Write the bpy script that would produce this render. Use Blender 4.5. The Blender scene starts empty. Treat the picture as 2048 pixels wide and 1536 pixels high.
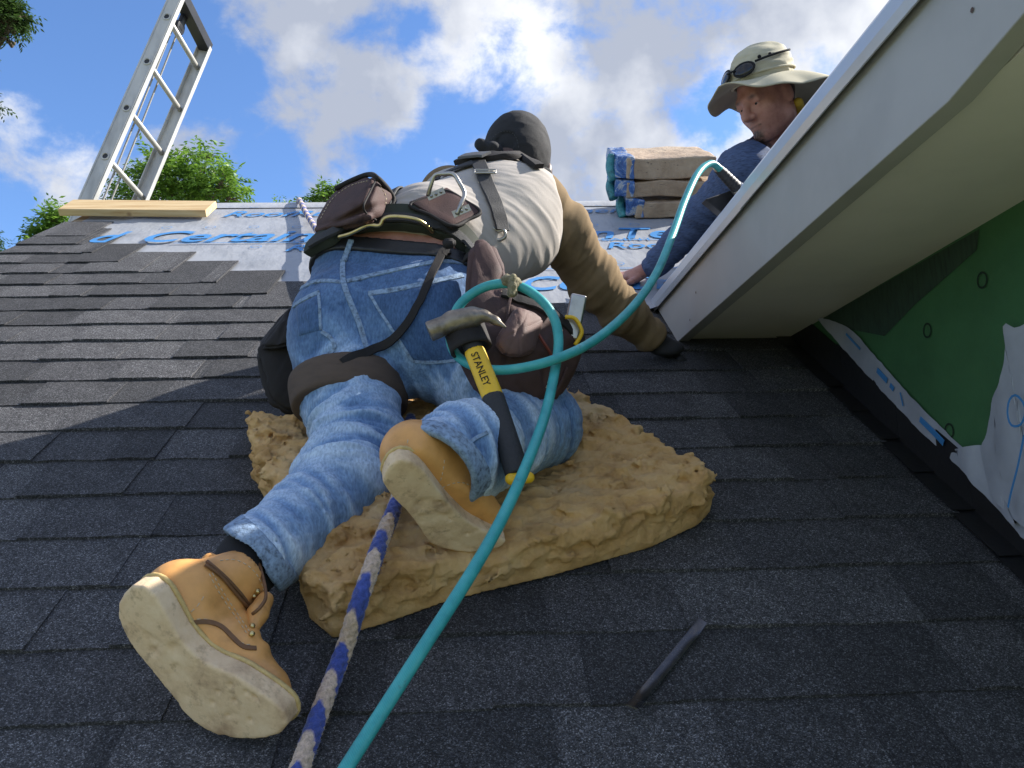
import bpy, bmesh, math, random
import numpy as np
from mathutils import Vector, Matrix, noise as mnoise
from mathutils.bvhtree import BVHTree

random.seed(7)
rng = np.random.default_rng(11)
scene = bpy.context.scene
COL = scene.collection

# ------------------------------------------------------------------ camera
FPX, CX, CY = 1656.0, 1024.0, 768.0          # focal length and centre in photograph pixels
SLOPE = math.radians(33.093)
RM = np.array([[0.99845366, 0.01695676, -0.05294107],
               [-0.04934436, -0.16824643, -0.98450915],
               [-0.02560123, 0.98559911, -0.16714954]])
cam_data = bpy.data.cameras.new('camera')
cam = bpy.data.objects.new('camera', cam_data)
COL.objects.link(cam)
cam.matrix_world = Matrix([list(RM[0]) + [0], list(RM[1]) + [0], list(RM[2]) + [0], [0, 0, 0, 1]])
cam_data.sensor_width = 36.0
cam_data.lens = 36.0 * FPX / 2048.0
cam_data.clip_start = 0.05
cam_data.clip_end = 3000.0
scene.camera = cam

# ------------------------------------------------------------------ light
SUN_EL, SUN_AZ = math.radians(36.8), math.radians(16.0)     # azimuth measured from +X towards +Y
sun_dir = Vector((math.cos(SUN_EL) * math.cos(SUN_AZ), math.cos(SUN_EL) * math.sin(SUN_AZ), math.sin(SUN_EL)))
sl = bpy.data.lights.new('sun', 'SUN')
sl.energy = 2.9
sl.angle = math.radians(0.6)
sl.color = (1.0, 0.95, 0.87)
so = bpy.data.objects.new('sun', sl)
COL.objects.link(so)
so.rotation_euler = sun_dir.to_track_quat('Z', 'Y').to_euler()

world = bpy.data.worlds.new('World')
scene.world = world
world.use_nodes = True
scene.view_settings.view_transform = 'Standard'
scene.view_settings.look = 'None'
scene.view_settings.exposure = 1.8
scene.view_settings.gamma = 1.0
scene.view_settings.use_curve_mapping = False


def build_sky():
    nt = world.node_tree
    nt.nodes.clear()
    N = nt.nodes.new
    L = nt.links.new
    out = N('ShaderNodeOutputWorld')
    bg = N('ShaderNodeBackground')
    bg.inputs['Strength'].default_value = 0.135
    sky = N('ShaderNodeTexSky')
    sky.sky_type = 'NISHITA'
    sky.sun_disc = False
    sky.sun_elevation = SUN_EL
    sky.sun_rotation = math.atan2(sun_dir.x, sun_dir.y)
    sky.altitude = 200
    sky.air_density = 1.0
    sky.dust_density = 0.4
    sky.ozone_density = 2.2
    tc = N('ShaderNodeTexCoord')
    # cloud layer: noise on the view direction, slightly flattened towards the horizon
    mp = N('ShaderNodeMapping')
    mp.inputs['Scale'].default_value = (1.0, 1.0, 1.25)
    mp.inputs['Location'].default_value = (2.36, 0.42, 0.13)
    L(tc.outputs['Generated'], mp.inputs['Vector'])
    n1 = N('ShaderNodeTexNoise')
    n1.inputs['Scale'].default_value = 10.5
    n1.inputs['Detail'].default_value = 9.0
    n1.inputs['Roughness'].default_value = 0.60
    n1.inputs['Distortion'].default_value = 0.15
    L(mp.outputs['Vector'], n1.inputs['Vector'])
    n2 = N('ShaderNodeTexNoise')
    n2.inputs['Scale'].default_value = 2.1
    n2.inputs['Detail'].default_value = 3.0
    L(mp.outputs['Vector'], n2.inputs['Vector'])
    acc = N('ShaderNodeMath'); acc.operation = 'MULTIPLY_ADD'
    L(n2.outputs['Fac'], acc.inputs[0]); acc.inputs[1].default_value = 0.5
    L(n1.outputs['Fac'], acc.inputs[2])
    last = acc.outputs[0]
    # cloud banks and blue gaps, as directions with an angular size
    for (px, py, rad, amt) in SKY_BANKS:
        d = wray(px, py)
        dot = N('ShaderNodeVectorMath'); dot.operation = 'DISTANCE'
        nrm = N('ShaderNodeVectorMath'); nrm.operation = 'NORMALIZE'
        L(tc.outputs['Generated'], nrm.inputs[0])
        L(nrm.outputs[0], dot.inputs[0]); dot.inputs[1].default_value = tuple(d)
        mr = N('ShaderNodeMapRange'); mr.interpolation_type = 'SMOOTHSTEP'
        L(dot.outputs['Value'], mr.inputs['Value'])
        mr.inputs['From Min'].default_value = 0.0
        mr.inputs['From Max'].default_value = rad
        mr.inputs['To Min'].default_value = amt
        mr.inputs['To Max'].default_value = 0.0
        a = N('ShaderNodeMath'); a.operation = 'ADD'
        L(last, a.inputs[0]); L(mr.outputs[0], a.inputs[1])
        last = a.outputs[0]
    cov = N('ShaderNodeMapRange'); cov.interpolation_type = 'SMOOTHSTEP'
    L(last, cov.inputs['Value'])
    cov.inputs['From Min'].default_value = 0.635
    cov.inputs['From Max'].default_value = 0.87
    # thick parts of a cloud go a little grey
    n3 = N('ShaderNodeTexNoise')
    n3.inputs['Scale'].default_value = 6.5
    n3.inputs['Detail'].default_value = 7.0
    mp3 = N('ShaderNodeMapping'); mp3.inputs['Location'].default_value = (5.2, 1.7, 0.4)
    L(tc.outputs['Generated'], mp3.inputs['Vector']); L(mp3.outputs[0], n3.inputs['Vector'])
    ramp = N('ShaderNodeValToRGB')
    ramp.color_ramp.elements[0].position = 0.40
    ramp.color_ramp.elements[0].color = (1.05, 1.16, 1.42, 1)
    ramp.color_ramp.elements[1].position = 0.66
    ramp.color_ramp.elements[1].color = (2.4, 2.44, 2.52, 1)
    L(n3.outputs['Fac'], ramp.inputs['Fac'])
    mix = N('ShaderNodeMix'); mix.data_type = 'RGBA'
    L(cov.outputs[0], mix.inputs['Factor'])
    tint = N('ShaderNodeMix'); tint.data_type = 'RGBA'; tint.blend_type = 'MULTIPLY'; tint.inputs['Factor'].default_value = 1.0
    L(sky.outputs[0], tint.inputs[6]); tint.inputs[7].default_value = (0.33, 0.41, 0.52, 1)
    L(tint.outputs[2], mix.inputs[6]); L(ramp.outputs['Color'], mix.inputs[7])
    L(mix.outputs[2], bg.inputs['Color'])
    L(bg.outputs[0], out.inputs['Surface'])


# ------------------------------------------------------------------ places
UPV = np.array([0.0, math.cos(SLOPE), math.sin(SLOPE)])
NRM = np.array([0.0, -math.sin(SLOPE), math.cos(SLOPE)])
DROOF = 0.8373                                # camera height above the roof plane (along its normal)


def wray(px, py):
    v = RM @ np.array([(px - CX) / FPX, -(py - CY) / FPX, -1.0])
    return v / np.linalg.norm(v)


def P(px, py, z):
    """world point at camera depth z (metres) on the sight line of a photograph pixel"""
    return RM @ (np.array([(px - CX) / FPX, -(py - CY) / FPX, -1.0]) * z)


def RP(px, py, w=0.0):
    r = wray(px, py)
    return r * ((w - DROOF) / float(NRM @ r))


def UVW(u, v, w=0.0):
    return np.array([u, 0, 0]) + UPV * v + NRM * (w - DROOF)


def touvw(p):
    p = np.asarray(p, float)
    return np.array([p[0], p @ UPV, p @ NRM + DROOF])


# banks: (px, py, angular radius, amount)
SKY_BANKS = [(640, 150, 0.24, 0.16), (1330, 160, 0.30, 0.12), (1650, 120, 0.2, 0.1), (120, 290, 0.17, 0.20), (430, 310, 0.08, 0.16), (1180, 330, 0.14, 0.10),
             (150, 60, 0.26, -0.34), (330, 130, 0.14, -0.16), (520, 330, 0.07, -0.16), (780, 350, 0.10, -0.22), (960, 190, 0.10, -0.20), (880, 260, 0.06, -0.14), (700, 60, 0.05, -0.12), (1120, 60, 0.07, -0.10), (1400, 250, 0.07, -0.18), (30, 440, 0.10, -0.22), (1430, 60, 0.08, -0.14), (800, 60, 0.06, -0.1)]
build_sky()


# ------------------------------------------------------------------ helpers
def link(o, parent=None):
    COL.objects.link(o)
    if parent is not None:
        o.parent = parent
    return o


def tag(o, label=None, cat=None, group=None, kind=None):
    if label: o['label'] = label
    if cat: o['category'] = cat
    if group: o['group'] = group
    if kind: o['kind'] = kind
    return o


def empty(name, loc, parent=None):
    o = bpy.data.objects.new(name, None)
    o.empty_display_size = 0.1
    o.location = tuple(loc)
    return link(o, parent)


def finish(name, me, mat, parent=None, smooth=True):
    o = bpy.data.objects.new(name, me)
    if mat is not None:
        for m in (mat if isinstance(mat, (list, tuple)) else [mat]):
            me.materials.append(m)
    if smooth:
        me.polygons.foreach_set('use_smooth', [True] * len(me.polygons))
    if smooth == 'sharp': me.set_sharp_from_angle(angle=math.radians(42))
    link(o, parent)
    if parent is not None:
        o.matrix_parent_inverse = Matrix.Translation(parent.location).inverted()
    return o


def mesh(name, verts, faces, mat, parent=None, smooth=False, uv=None):
    me = bpy.data.meshes.new(name)
    me.from_pydata([tuple(map(float, v)) for v in verts], [], [tuple(map(int, f)) for f in faces])
    if uv is not None:
        l = me.uv_layers.new(name='UVMap')
        for lp in me.loops:
            l.data[lp.index].uv = uv[lp.vertex_index]
    me.update()
    return finish(name, me, mat, parent, smooth)


def frm_bm(name, bm, mat, parent=None, smooth=False, bevel=0.0, seg=2):
    me = bpy.data.meshes.new(name)
    bmesh.ops.recalc_face_normals(bm, faces=bm.faces)
    bm.to_mesh(me); bm.free()
    o = finish(name, me, mat, parent, smooth)
    if bevel:
        b = o.modifiers.new('bevel', 'BEVEL'); b.width = bevel; b.segments = seg; b.limit_method = 'ANGLE'; b.angle_limit = math.radians(40)
        if smooth is False:
            me.polygons.foreach_set('use_smooth', [True] * len(me.polygons))
            wn = o.modifiers.new('wn', 'WEIGHTED_NORMAL'); wn.keep_sharp = True
    return o


def add_prism(bm, pts, offs):
    """closed solid between polygon pts and pts+offs"""
    a = [bm.verts.new(tuple(p)) for p in pts]
    b = [bm.verts.new(tuple(np.asarray(p) + np.asarray(offs))) for p in pts]
    n = len(a)
    bm.faces.new(a); bm.faces.new(b[::-1])
    for i in range(n):
        j = (i + 1) % n
        bm.faces.new((a[j], a[i], b[i], b[j]))


def add_box(bm, c, ax, ay, az):
    """box at centre c with half axes ax, ay, az (vectors)"""
    c = np.asarray(c, float); ax = np.asarray(ax, float); ay = np.asarray(ay, float); az = np.asarray(az, float)
    add_prism(bm, [c - ax - ay - az, c + ax - ay - az, c + ax + ay - az, c - ax + ay - az], 2 * az)


def resample(pts, n=None, step=None, closed=False):
    """Catmull-Rom resample"""
    p = np.asarray(pts, float)
    m = len(p)
    idx = range(m if closed else m - 1)
    out = []
    for i in idx:
        if closed:
            a, b, c, d = p[(i - 1) % m], p[i], p[(i + 1) % m], p[(i + 2) % m]
        else:
            a, b, c, d = p[max(i - 1, 0)], p[i], p[i + 1], p[min(i + 2, m - 1)]
        for t in np.linspace(0, 1, 24, endpoint=False):
            t2, t3 = t * t, t * t * t
            out.append(0.5 * (2 * b + (c - a) * t + (2 * a - 5 * b + 4 * c - d) * t2 + (3 * b - a - 3 * c + d) * t3))
    out.append(p[0] if closed else p[-1])
    out = np.array(out)
    s = np.concatenate([[0], np.cumsum(np.linalg.norm(np.diff(out, axis=0), axis=1))])
    if n is None:
        n = max(2, int(s[-1] / step) + 1)
    q = np.linspace(0, s[-1], n)
    return np.stack([np.interp(q, s, out[:, k]) for k in range(out.shape[1])], 1)


def tube_data(path, rad, sides=10, closed=False, rfun=None, flat=None):
    path = np.asarray(path, float)
    n = len(path)
    t = np.gradient(path, axis=0)
    if closed:
        t = np.roll(path, -1, 0) - np.roll(path, 1, 0)
    t /= np.linalg.norm(t, axis=1)[:, None] + 1e-12
    ref = np.array([0, 0, 1.0]) if abs(t[0][2]) < 0.9 else np.array([1.0, 0, 0])
    u = np.cross(t[0], ref); u /= np.linalg.norm(u)
    V, F = [], []
    for i in range(n):
        u = u - t[i] * (u @ t[i]); u /= np.linalg.norm(u)
        w = np.cross(t[i], u)
        for k in range(sides):
            a = 2 * math.pi * k / sides
            r = rad(i / max(n - 1, 1), a) if callable(rad) else (rad[i] if hasattr(rad, '__len__') else rad)
            V.append(path[i] + r * (math.cos(a) * u + math.sin(a) * w))
    m = n if closed else n - 1
    for i in range(m):
        j = (i + 1) % n
        for k in range(sides):
            l = (k + 1) % sides
            F.append((i * sides + k, i * sides + l, j * sides + l, j * sides + k))
    if not closed:
        F.append(tuple(range(sides))[::-1])
        F.append(tuple((n - 1) * sides + k for k in range(sides)))
    uv = [(k / sides, i / max(n - 1, 1)) for i in range(n) for k in range(sides)]
    return V, F, uv


def tube(name, pts, rad, mat, parent=None, step=0.01, sides=10, closed=False, n=None, smoothpath=True):
    p = resample(pts, step=step, n=n, closed=closed) if smoothpath else np.asarray(pts, float)
    if closed: p = p[:-1]
    V, F, uv = tube_data(p, rad, sides, closed)
    return mesh(name, V, F, mat, parent, True)


def join_data(parts):
    V, F = [], []
    for v, f in parts:
        o = len(V); V += list(v); F += [tuple(i + o for i in q) for q in f]
    return V, F


def ribbon_data(path, nrm, width, thick):
    """flat strap along path, lying across normals nrm"""
    path = np.asarray(path, float); nrm = np.asarray(nrm, float)
    t = np.gradient(path, axis=0); t /= np.linalg.norm(t, axis=1)[:, None] + 1e-12
    s = np.cross(t, nrm); s /= np.linalg.norm(s, axis=1)[:, None] + 1e-12
    nn = np.cross(s, t)
    w = (width if hasattr(width, '__len__') else [width] * len(path))
    V, F = [], []
    for i in range(len(path)):
        h = w[i] / 2
        for (a, b) in ((-1, 0.15), (-0.9, 1), (0, 1.12), (0.9, 1), (1, 0.15), (1, -1), (-1, -1)):
            V.append(path[i] + s[i] * h * a + nn[i] * thick * 0.5 * b)
    for i in range(len(path) - 1):
        for k in range(7):
            l = (k + 1) % 7
            F.append((i * 7 + k, i * 7 + l, i * 7 + 7 + l, i * 7 + 7 + k))
    F.append((6, 5, 4, 3, 2, 1, 0)); o = (len(path) - 1) * 7
    F.append(tuple(o + k for k in range(7)))
    return V, F


# ------------------------------------------------------------------ materials
MATS = {}


def new_mat(name):
    m = bpy.data.materials.new(name)
    m.use_nodes = True
    nt = m.node_tree
    nt.nodes.clear()
    out = nt.nodes.new('ShaderNodeOutputMaterial')
    b = nt.nodes.new('ShaderNodeBsdfPrincipled')
    nt.links.new(b.outputs[0], out.inputs[0])
    MATS[name] = m
    return m, nt, b


def nd(nt, typ, **kw):
    n = nt.nodes.new(typ)
    for k, v in kw.items():
        if k in n.inputs.keys() if isinstance(k, str) else False:
            n.inputs[k].default_value = v
        else:
            setattr(n, k, v)
    return n


def noise_n(nt, scale, detail=4.0, rough=0.55, dist=0.0, vec=None, coord='Object', stretch=None, w=None):
    n = nt.nodes.new('ShaderNodeTexNoise')
    n.inputs['Scale'].default_value = scale
    n.inputs['Detail'].default_value = detail
    n.inputs['Roughness'].default_value = rough
    n.inputs['Distortion'].default_value = dist
    if vec is None:
        tc = nt.nodes.new('ShaderNodeTexCoord')
        vec = tc.outputs[coord]
    if stretch is not None:
        mp = nt.nodes.new('ShaderNodeMapping'); mp.inputs['Scale'].default_value = stretch
        nt.links.new(vec, mp.inputs['Vector']); vec = mp.outputs[0]
    nt.links.new(vec, n.inputs['Vector'])
    return n


def ramp_n(nt, fac, stops):
    r = nt.nodes.new('ShaderNodeValToRGB')
    e = r.color_ramp.elements
    while len(e) > 1: e.remove(e[-1])
    e[0].position = stops[0][0]; e[0].color = (*stops[0][1], 1)
    for p, c in stops[1:]:
        x = e.new(p); x.color = (*c, 1)
    nt.links.new(fac, r.inputs['Fac'])
    return r.outputs['Color']


def bump_n(nt, b, height, strength=0.3, dist=0.01, prev=None):
    n = nt.nodes.new('ShaderNodeBump')
    n.inputs['Strength'].default_value = strength
    n.inputs['Distance'].default_value = dist
    nt.links.new(height, n.inputs['Height'])
    if prev is not None: nt.links.new(prev, n.inputs['Normal'])
    nt.links.new(n.outputs[0], b.inputs['Normal'])
    return n.outputs[0]


def mixc(nt, fac, a, b, mode='MIX'):
    m = nt.nodes.new('ShaderNodeMix'); m.data_type = 'RGBA'; m.blend_type = mode
    for s, v in ((m.inputs['Factor'], fac), (m.inputs[6], a), (m.inputs[7], b)):
        if hasattr(v, 'links') or hasattr(v, 'is_linked'):
            nt.links.new(v, s)
        elif isinstance(v, (int, float)):
            s.default_value = v
        else:
            s.default_value = (*v, 1)
    return m.outputs[2]


def simple(name, col, rough=0.6, var=0.25, scale=14.0, metal=0.0, bump=0.15, bscale=90.0, bdist=0.004, spec=0.5, dark=None, detail=5.0, stretch=None, coat=0.0):
    """base colour broken up by two scales of noise, with fine relief"""
    if name in MATS: return MATS[name]
    m, nt, b = new_mat(name)
    n = noise_n(nt, scale, detail, 0.6, stretch=stretch)
    lo = dark if dark is not None else tuple(c * (1 - var) for c in col)
    hi = tuple(min(1, c * (1 + var * 0.6)) for c in col)
    c = ramp_n(nt, n.outputs['Fac'], [(0.3, lo), (0.5, col), (0.72, hi)])
    nt.links.new(c, b.inputs['Base Color'])
    n2 = noise_n(nt, bscale, 4, 0.6, stretch=stretch)
    mr = nt.nodes.new('ShaderNodeMapRange')
    mr.inputs['To Min'].default_value = max(0.02, rough - 0.1); mr.inputs['To Max'].default_value = min(1, rough + 0.12)
    nt.links.new(n.outputs['Fac'], mr.inputs['Value']); nt.links.new(mr.outputs[0], b.inputs['Roughness'])
    b.inputs['Metallic'].default_value = metal
    b.inputs['Specular IOR Level'].default_value = spec
    b.inputs['Coat Weight'].default_value = coat
    if bump: bump_n(nt, b, n2.outputs['Fac'], bump, bdist)
    return m
# ================================================================== SETTING
# ---- shingle material: mineral granules, each shingle its own blend
def shingle_mat():
    m, nt, b = new_mat('shingle')
    oi = nd(nt, 'ShaderNodeObjectInfo')
    base = ramp_n(nt, oi.outputs['Random'], [(0.0, (0.042, 0.042, 0.043)), (0.3, (0.054, 0.054, 0.055)), (0.65, (0.070, 0.069, 0.070)), (1.0, (0.092, 0.091, 0.091))])
    big = noise_n(nt, 9, 4, 0.6)
    base2 = mixc(nt, 0.55, base, ramp_n(nt, big.outputs['Fac'], [(0.3, (0.35, 0.35, 0.37)), (0.7, (1, 1, 1))]), 'MULTIPLY')
    vo = nd(nt, 'ShaderNodeTexVoronoi'); vo.inputs['Scale'].default_value = 640
    tc = nd(nt, 'ShaderNodeTexCoord'); nt.links.new(tc.outputs['Object'], vo.inputs['Vector'])
    sep = nd(nt, 'ShaderNodeSeparateColor'); nt.links.new(vo.outputs['Color'], sep.inputs[0])
    gran = ramp_n(nt, sep.outputs[0], [(0.0, (0.30, 0.30, 0.31)), (0.45, (0.80, 0.80, 0.81)), (0.8, (1.45, 1.45, 1.47)), (0.93, (2.7, 2.7, 2.75)), (1.0, (4.6, 4.6, 4.6))])
    n5 = noise_n(nt, 150, 3, 0.7)
    g2 = ramp_n(nt, n5.outputs['Fac'], [(0.36, (0.75, 0.75, 0.76)), (0.66, (1.35, 1.35, 1.37))])
    c = mixc(nt, 1.0, base2, gran, 'MULTIPLY')
    c = mixc(nt, 1.0, c, g2, 'MULTIPLY')
    nt.links.new(c, b.inputs['Base Color'])
    b.inputs['Roughness'].default_value = 0.82
    b.inputs['Specular IOR Level'].default_value = 0.35
    bump_n(nt, b, vo.outputs['Distance'], 0.7, 0.0025)
    return m


M_SH = shingle_mat()
M_ASPH = simple('asphalt_edge', (0.012, 0.012, 0.013), 0.9, bscale=300)
M_DECK = simple('roof_deck_wood', (0.35, 0.25, 0.15), 0.8)
M_GRASS = simple('lawn', (0.17, 0.19, 0.10), 0.9, scale=0.8, bscale=20, bump=0.5)
M_SIDING = simple('house_siding', (0.46, 0.43, 0.37), 0.7, scale=3, var=0.08)

# ---- ground
g = 400.0
ground = mesh('ground', [(-g, -g, -6.2), (g, -g, -6.2), (g, g, -6.2), (-g, g, -6.2)], [(0, 1, 2, 3)], M_GRASS)
tag(ground, kind='structure')

# ---- roof: front slope, rear slope and gable walls below it
RIDGE_V = 4.262
RAKE_U = -1.815
V_EAVE = 0.30
roof = empty('roof', UVW(-0.5, 2.2, -0.02))
tag(roof, kind='structure')
bm = bmesh.new()
rx0, rx1 = RAKE_U, 6.0
add_prism(bm, [UVW(rx0, V_EAVE, -0.004), UVW(rx1, V_EAVE, -0.004), UVW(rx1, RIDGE_V, -0.004), UVW(rx0, RIDGE_V, -0.004)], -NRM * 0.035)
frm_bm('roof_deck', bm, M_DECK, roof)
ridge_p = UVW(0, RIDGE_V, 0)
bm = bmesh.new()
rv = np.array([0, math.cos(SLOPE), -math.sin(SLOPE)])
n2v = np.array([0, math.sin(SLOPE), math.cos(SLOPE)])
pr = UVW(0, RIDGE_V, -0.004)
def RB(u, d, w=0.0): return np.array([u, pr[1], pr[2]]) + rv * d + n2v * w
add_prism(bm, [RB(rx0, 0.012), RB(rx1, 0.012), RB(rx1, 3.9), RB(rx0, 3.9)], -n2v * 0.035)
frm_bm('rear_roof_deck', bm, simple('old_rear_shingle', (0.05, 0.05, 0.055), 0.9, bscale=300), roof)
bm = bmesh.new()
add_prism(bm, [(rx0 + 0.12, 0.35, -6.2), (rx0 + 0.12, 7.6, -6.2), (rx0 + 0.12, 7.2, -0.55), (rx0 + 0.12, pr[1], pr[2] - 0.09), (rx0 + 0.12, 0.45, -0.78)], (rx1 - rx0 - 0.3, 0, 0))
house_wall = frm_bm('gable_wall', bm, M_SIDING, None)
house_wall.name = 'house_wall'
tag(house_wall, 'beige house walls under the main roof', 'wall')

# ---- shingles
K0V, EXPO = 0.8350, 0.1437
STAIR = {20: -9.0, 19: -1.61, 18: -1.565, 17: -1.468, 16: -1.314, 15: -1.073, 14: -0.872, 13: -0.667, 12: -0.43, 11: -0.2}
SH_RIGHT = 0.905
sh_meshes = {}


def shingle_mesh(wid, length, thick, lift, sd):
    key = (round(wid, 2), round(length, 3), thick, sd)
    if key in sh_meshes: return sh_meshes[key]
    r = random.Random(sd * 131 + int(wid * 1000))
    n = 4
    V, F = [], []
    for i in range(n + 1):
        x = wid * i / n
        j = r.uniform(-0.0016, 0.0016)
        dw = r.uniform(-0.0012, 0.0018)
        top0 = lift + thick + dw
        V += [(x, j, top0), (x, length, 0.0015 + thick * 0.25), (x, j, lift * 0.25 + dw * 0.5), (x, length, -0.001)]
    for i in range(n):
        a, c = i * 4, i * 4 + 4
        F += [(a, c, c + 1, a + 1), (a + 2, a + 3, c + 3, c + 2), (a, a + 2, c + 2, c), (a + 1, c + 1, c + 3, a + 3)]
    F += [(0, 1, 3, 2), (n * 4, n * 4 + 2, n * 4 + 3, n * 4 + 1)]
    me = bpy.data.meshes.new('shingle')
    # local x along the roof, y up the slope, z along the normal
    me.from_pydata(V, [], F)
    me.materials.append(M_SH)
    me.update()
    sh_meshes[key] = me
    return me


ROOF_ROT = Matrix.Rotation(SLOPE, 4, 'X')


def in_view(u0, u1, v):
    ok = False
    for u in (u0, (u0 + u1) / 2, u1):
        for vv in (v, v + EXPO):
            c = RM.T @ UVW(u, vv, 0)
            if c[2] < -0.2:
                x = CX + FPX * c[0] / -c[2]; y = CY - FPX * c[1] / -c[2]
                ok = ok or (-60 < x < 2110 and y < 1600)
    return ok


sh_list = []
for k in range(-4, 20):
    v = K0V + EXPO * k
    left = RAKE_U - 0.012
    right = min(STAIR.get(k, SH_RIGHT), SH_RIGHT)
    u = left - random.uniform(0, 0.1)
    tooth = random.random() < 0.5
    while u < right - 0.01:
        w = random.choice([0.10, 0.13, 0.16, 0.18, 0.20, 0.23, 0.26, 0.29]) if tooth else random.choice([0.09, 0.12, 0.15, 0.18, 0.21])
        if tooth is False and random.random() < 0.12: w = 0.03
        u0, u1 = max(u, left), min(u + w, right)
        if u1 - u0 > 0.012:
            last = (u + w >= right - 0.01)
            sh_list.append((k, u0, u1, v + random.uniform(-0.0015, 0.0015), tooth, last and k in STAIR))
        u += w
        tooth = not tooth
vis = [s for s in sh_list if in_view(s[1], s[2], s[3])]
vis.sort(key=lambda s: -((s[2] - s[1]) / (np.linalg.norm(UVW(s[1], s[3])) ** 2)))
print('shingles', len(sh_list), 'in view', len(vis))
keep = set(id(s) for s in vis[:300])
restV, restF = [], []
for s in sh_list:
    k, u0, u1, v, tooth, last = s
    length = EXPO + 0.035
    if k >= 10 and u1 > STAIR.get(k + 1, 9) - 0.02: length = 0.31
    me = shingle_mesh(u1 - u0, length, 0.0070 if tooth else 0.0050, 0.0042 if tooth else 0.0032, random.randint(0, 2))
    ang = random.uniform(-0.006, 0.006)
    pos = UVW(u0 + 0.0006, v, 0.0)
    if id(s) in keep:
        o = bpy.data.objects.new('shingle', me)
        link(o, roof)
        M = Matrix.Translation(pos) @ ROOF_ROT @ Matrix.Rotation(ang * 0.4, 4, 'Z') @ Matrix.Rotation(ang, 4, 'Y')
        o.matrix_parent_inverse = Matrix.Translation(roof.location).inverted()
        o.matrix_basis = M
    else:
        M = Matrix.Translation(pos) @ ROOF_ROT
        off = len(restV)
        restV += [tuple(M @ x.co) for x in me.vertices]
        restF += [tuple(i + off for i in p.vertices) for p in me.polygons]
if restV:
    ro = mesh('outer_shingles', restV, restF, M_SH, roof)
    tag(ro, kind='stuff')

# ---- underlayment: white printed membrane, slightly wavy
def paper_mat(name, col, sc=5.0):
    m, nt, b = new_mat(name)
    n = noise_n(nt, sc, 4, 0.6)
    c = ramp_n(nt, n.outputs['Fac'], [(0.3, tuple(x * 0.82 for x in col)), (0.55, col), (0.8, tuple(min(1, x * 1.06) for x in col))])
    n3 = noise_n(nt, 2.2, 5, 0.65)
    c = mixc(nt, ramp_n(nt, n3.outputs['Fac'], [(0.60, (0, 0, 0)), (0.74, (0.35, 0.35, 0.35))]), c, (0.34, 0.31, 0.29))
    nt.links.new(c, b.inputs['Base Color'])
    b.inputs['Roughness'].default_value = 0.45
    n2 = noise_n(nt, 13, 3, 0.5, stretch=(1.6, 0.5, 1))
    bump_n(nt, b, n2.outputs['Fac'], 0.5, 0.012)
    return m


M_PAPER = paper_mat('underlayment_white', (0.33, 0.34, 0.36))
M_BLUE = simple('printed_blue_ink', (0.05, 0.23, 0.52), 0.5, var=0.15, bump=0)
V, F = [], []
nu, nv = 90, 40
u0, u1, v0, v1 = RAKE_U + 0.05, 2.4, 2.30, RIDGE_V + 0.004
for j in range(nv + 1):
    for i in range(nu + 1):
        u = u0 + (u1 - u0) * i / nu; v = v0 + (v1 - v0) * j / nv
        w = 0.0016 + 0.0020 * (mnoise.noise(Vector((u * 2.6, v * 5.0, 0.3))) + 0.6) + 0.0010 * mnoise.noise(Vector((u * 7, v * 14, 2)))
        # under the laid courses the sheet is pressed flat
        kk = (v - K0V) / EXPO
        edge = max([STAIR[q] for q in STAIR if q <= kk + 0.2 and q > 12], default=9) if kk > 13 else 9
        edge = STAIR.get(int(math.floor(kk - 1.9)), -9 if kk > 21 else 9)
        if u < edge + 0.06: w = -0.003
        V.append(UVW(u, v, max(-0.003, w)))
for j in range(nv):
    for i in range(nu):
        a = j * (nu + 1) + i
        F.append((a, a + 1, a + nu + 2, a + nu + 1))
under = mesh('underlayment', V, F, M_PAPER, roof, True)
# strip folded over the ridge
V, F = [], []
for i in range(61):
    u = u0 + 0.15 + (u1 - u0 - 0.2) * i / 60
    wob = 0.006 * mnoise.noise(Vector((u * 5, 1, 1)))
    a = UVW(u, RIDGE_V - 0.12, 0.007); b_ = UVW(u, RIDGE_V, 0.009 + wob * 0.4); c_ = RB(u, 0.02, 0.008); d_ = RB(u, 0.2 + wob, 0.006)
    V += [a, b_, c_, d_]
for i in range(60):
    for k in range(3):
        F.append((i * 4 + k, i * 4 + 4 + k, i * 4 + 5 + k, i * 4 + 1 + k))
mesh('ridge_wrap', V, F, M_PAPER, roof, True)


def lettering(txt, name, u, v, height, mat, parent, shear=0.0, width=None, bold=0.0, w=0.0075, rot=0.0, place=None, track=1.0):
    cu = bpy.data.curves.new(name, 'FONT')
    cu.body = txt; cu.size = 1.0; cu.shear = shear; cu.offset = bold; cu.space_character = track
    cu.resolution_u = 3
    o = bpy.data.objects.new(name, cu)
    COL.objects.link(o)
    dg = bpy.context.evaluated_depsgraph_get()
    me = bpy.data.meshes.new_from_object(o.evaluated_get(dg))
    bpy.data.objects.remove(o); bpy.data.curves.remove(cu)
    co = np.array([x.co[:] for x in me.vertices])
    capH = 0.73
    sy = height / capH
    sx = sy if width is None else width / (co[:, 0].max() - co[:, 0].min())
    x0 = co[:, 0].min()
    c, s = math.cos(rot), math.sin(rot)
    for x, q in zip(me.vertices, co):
        a, b = (q[0] - x0) * sx, q[1] * sy
        a, b = a * c - b * s, a * s + b * c
        x.co = tuple(place(u + a, v + b) if place else UVW(u + a, v + b, w))
    me.materials.clear()
    me.update()
    return finish(name, me, mat, parent, False)


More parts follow.
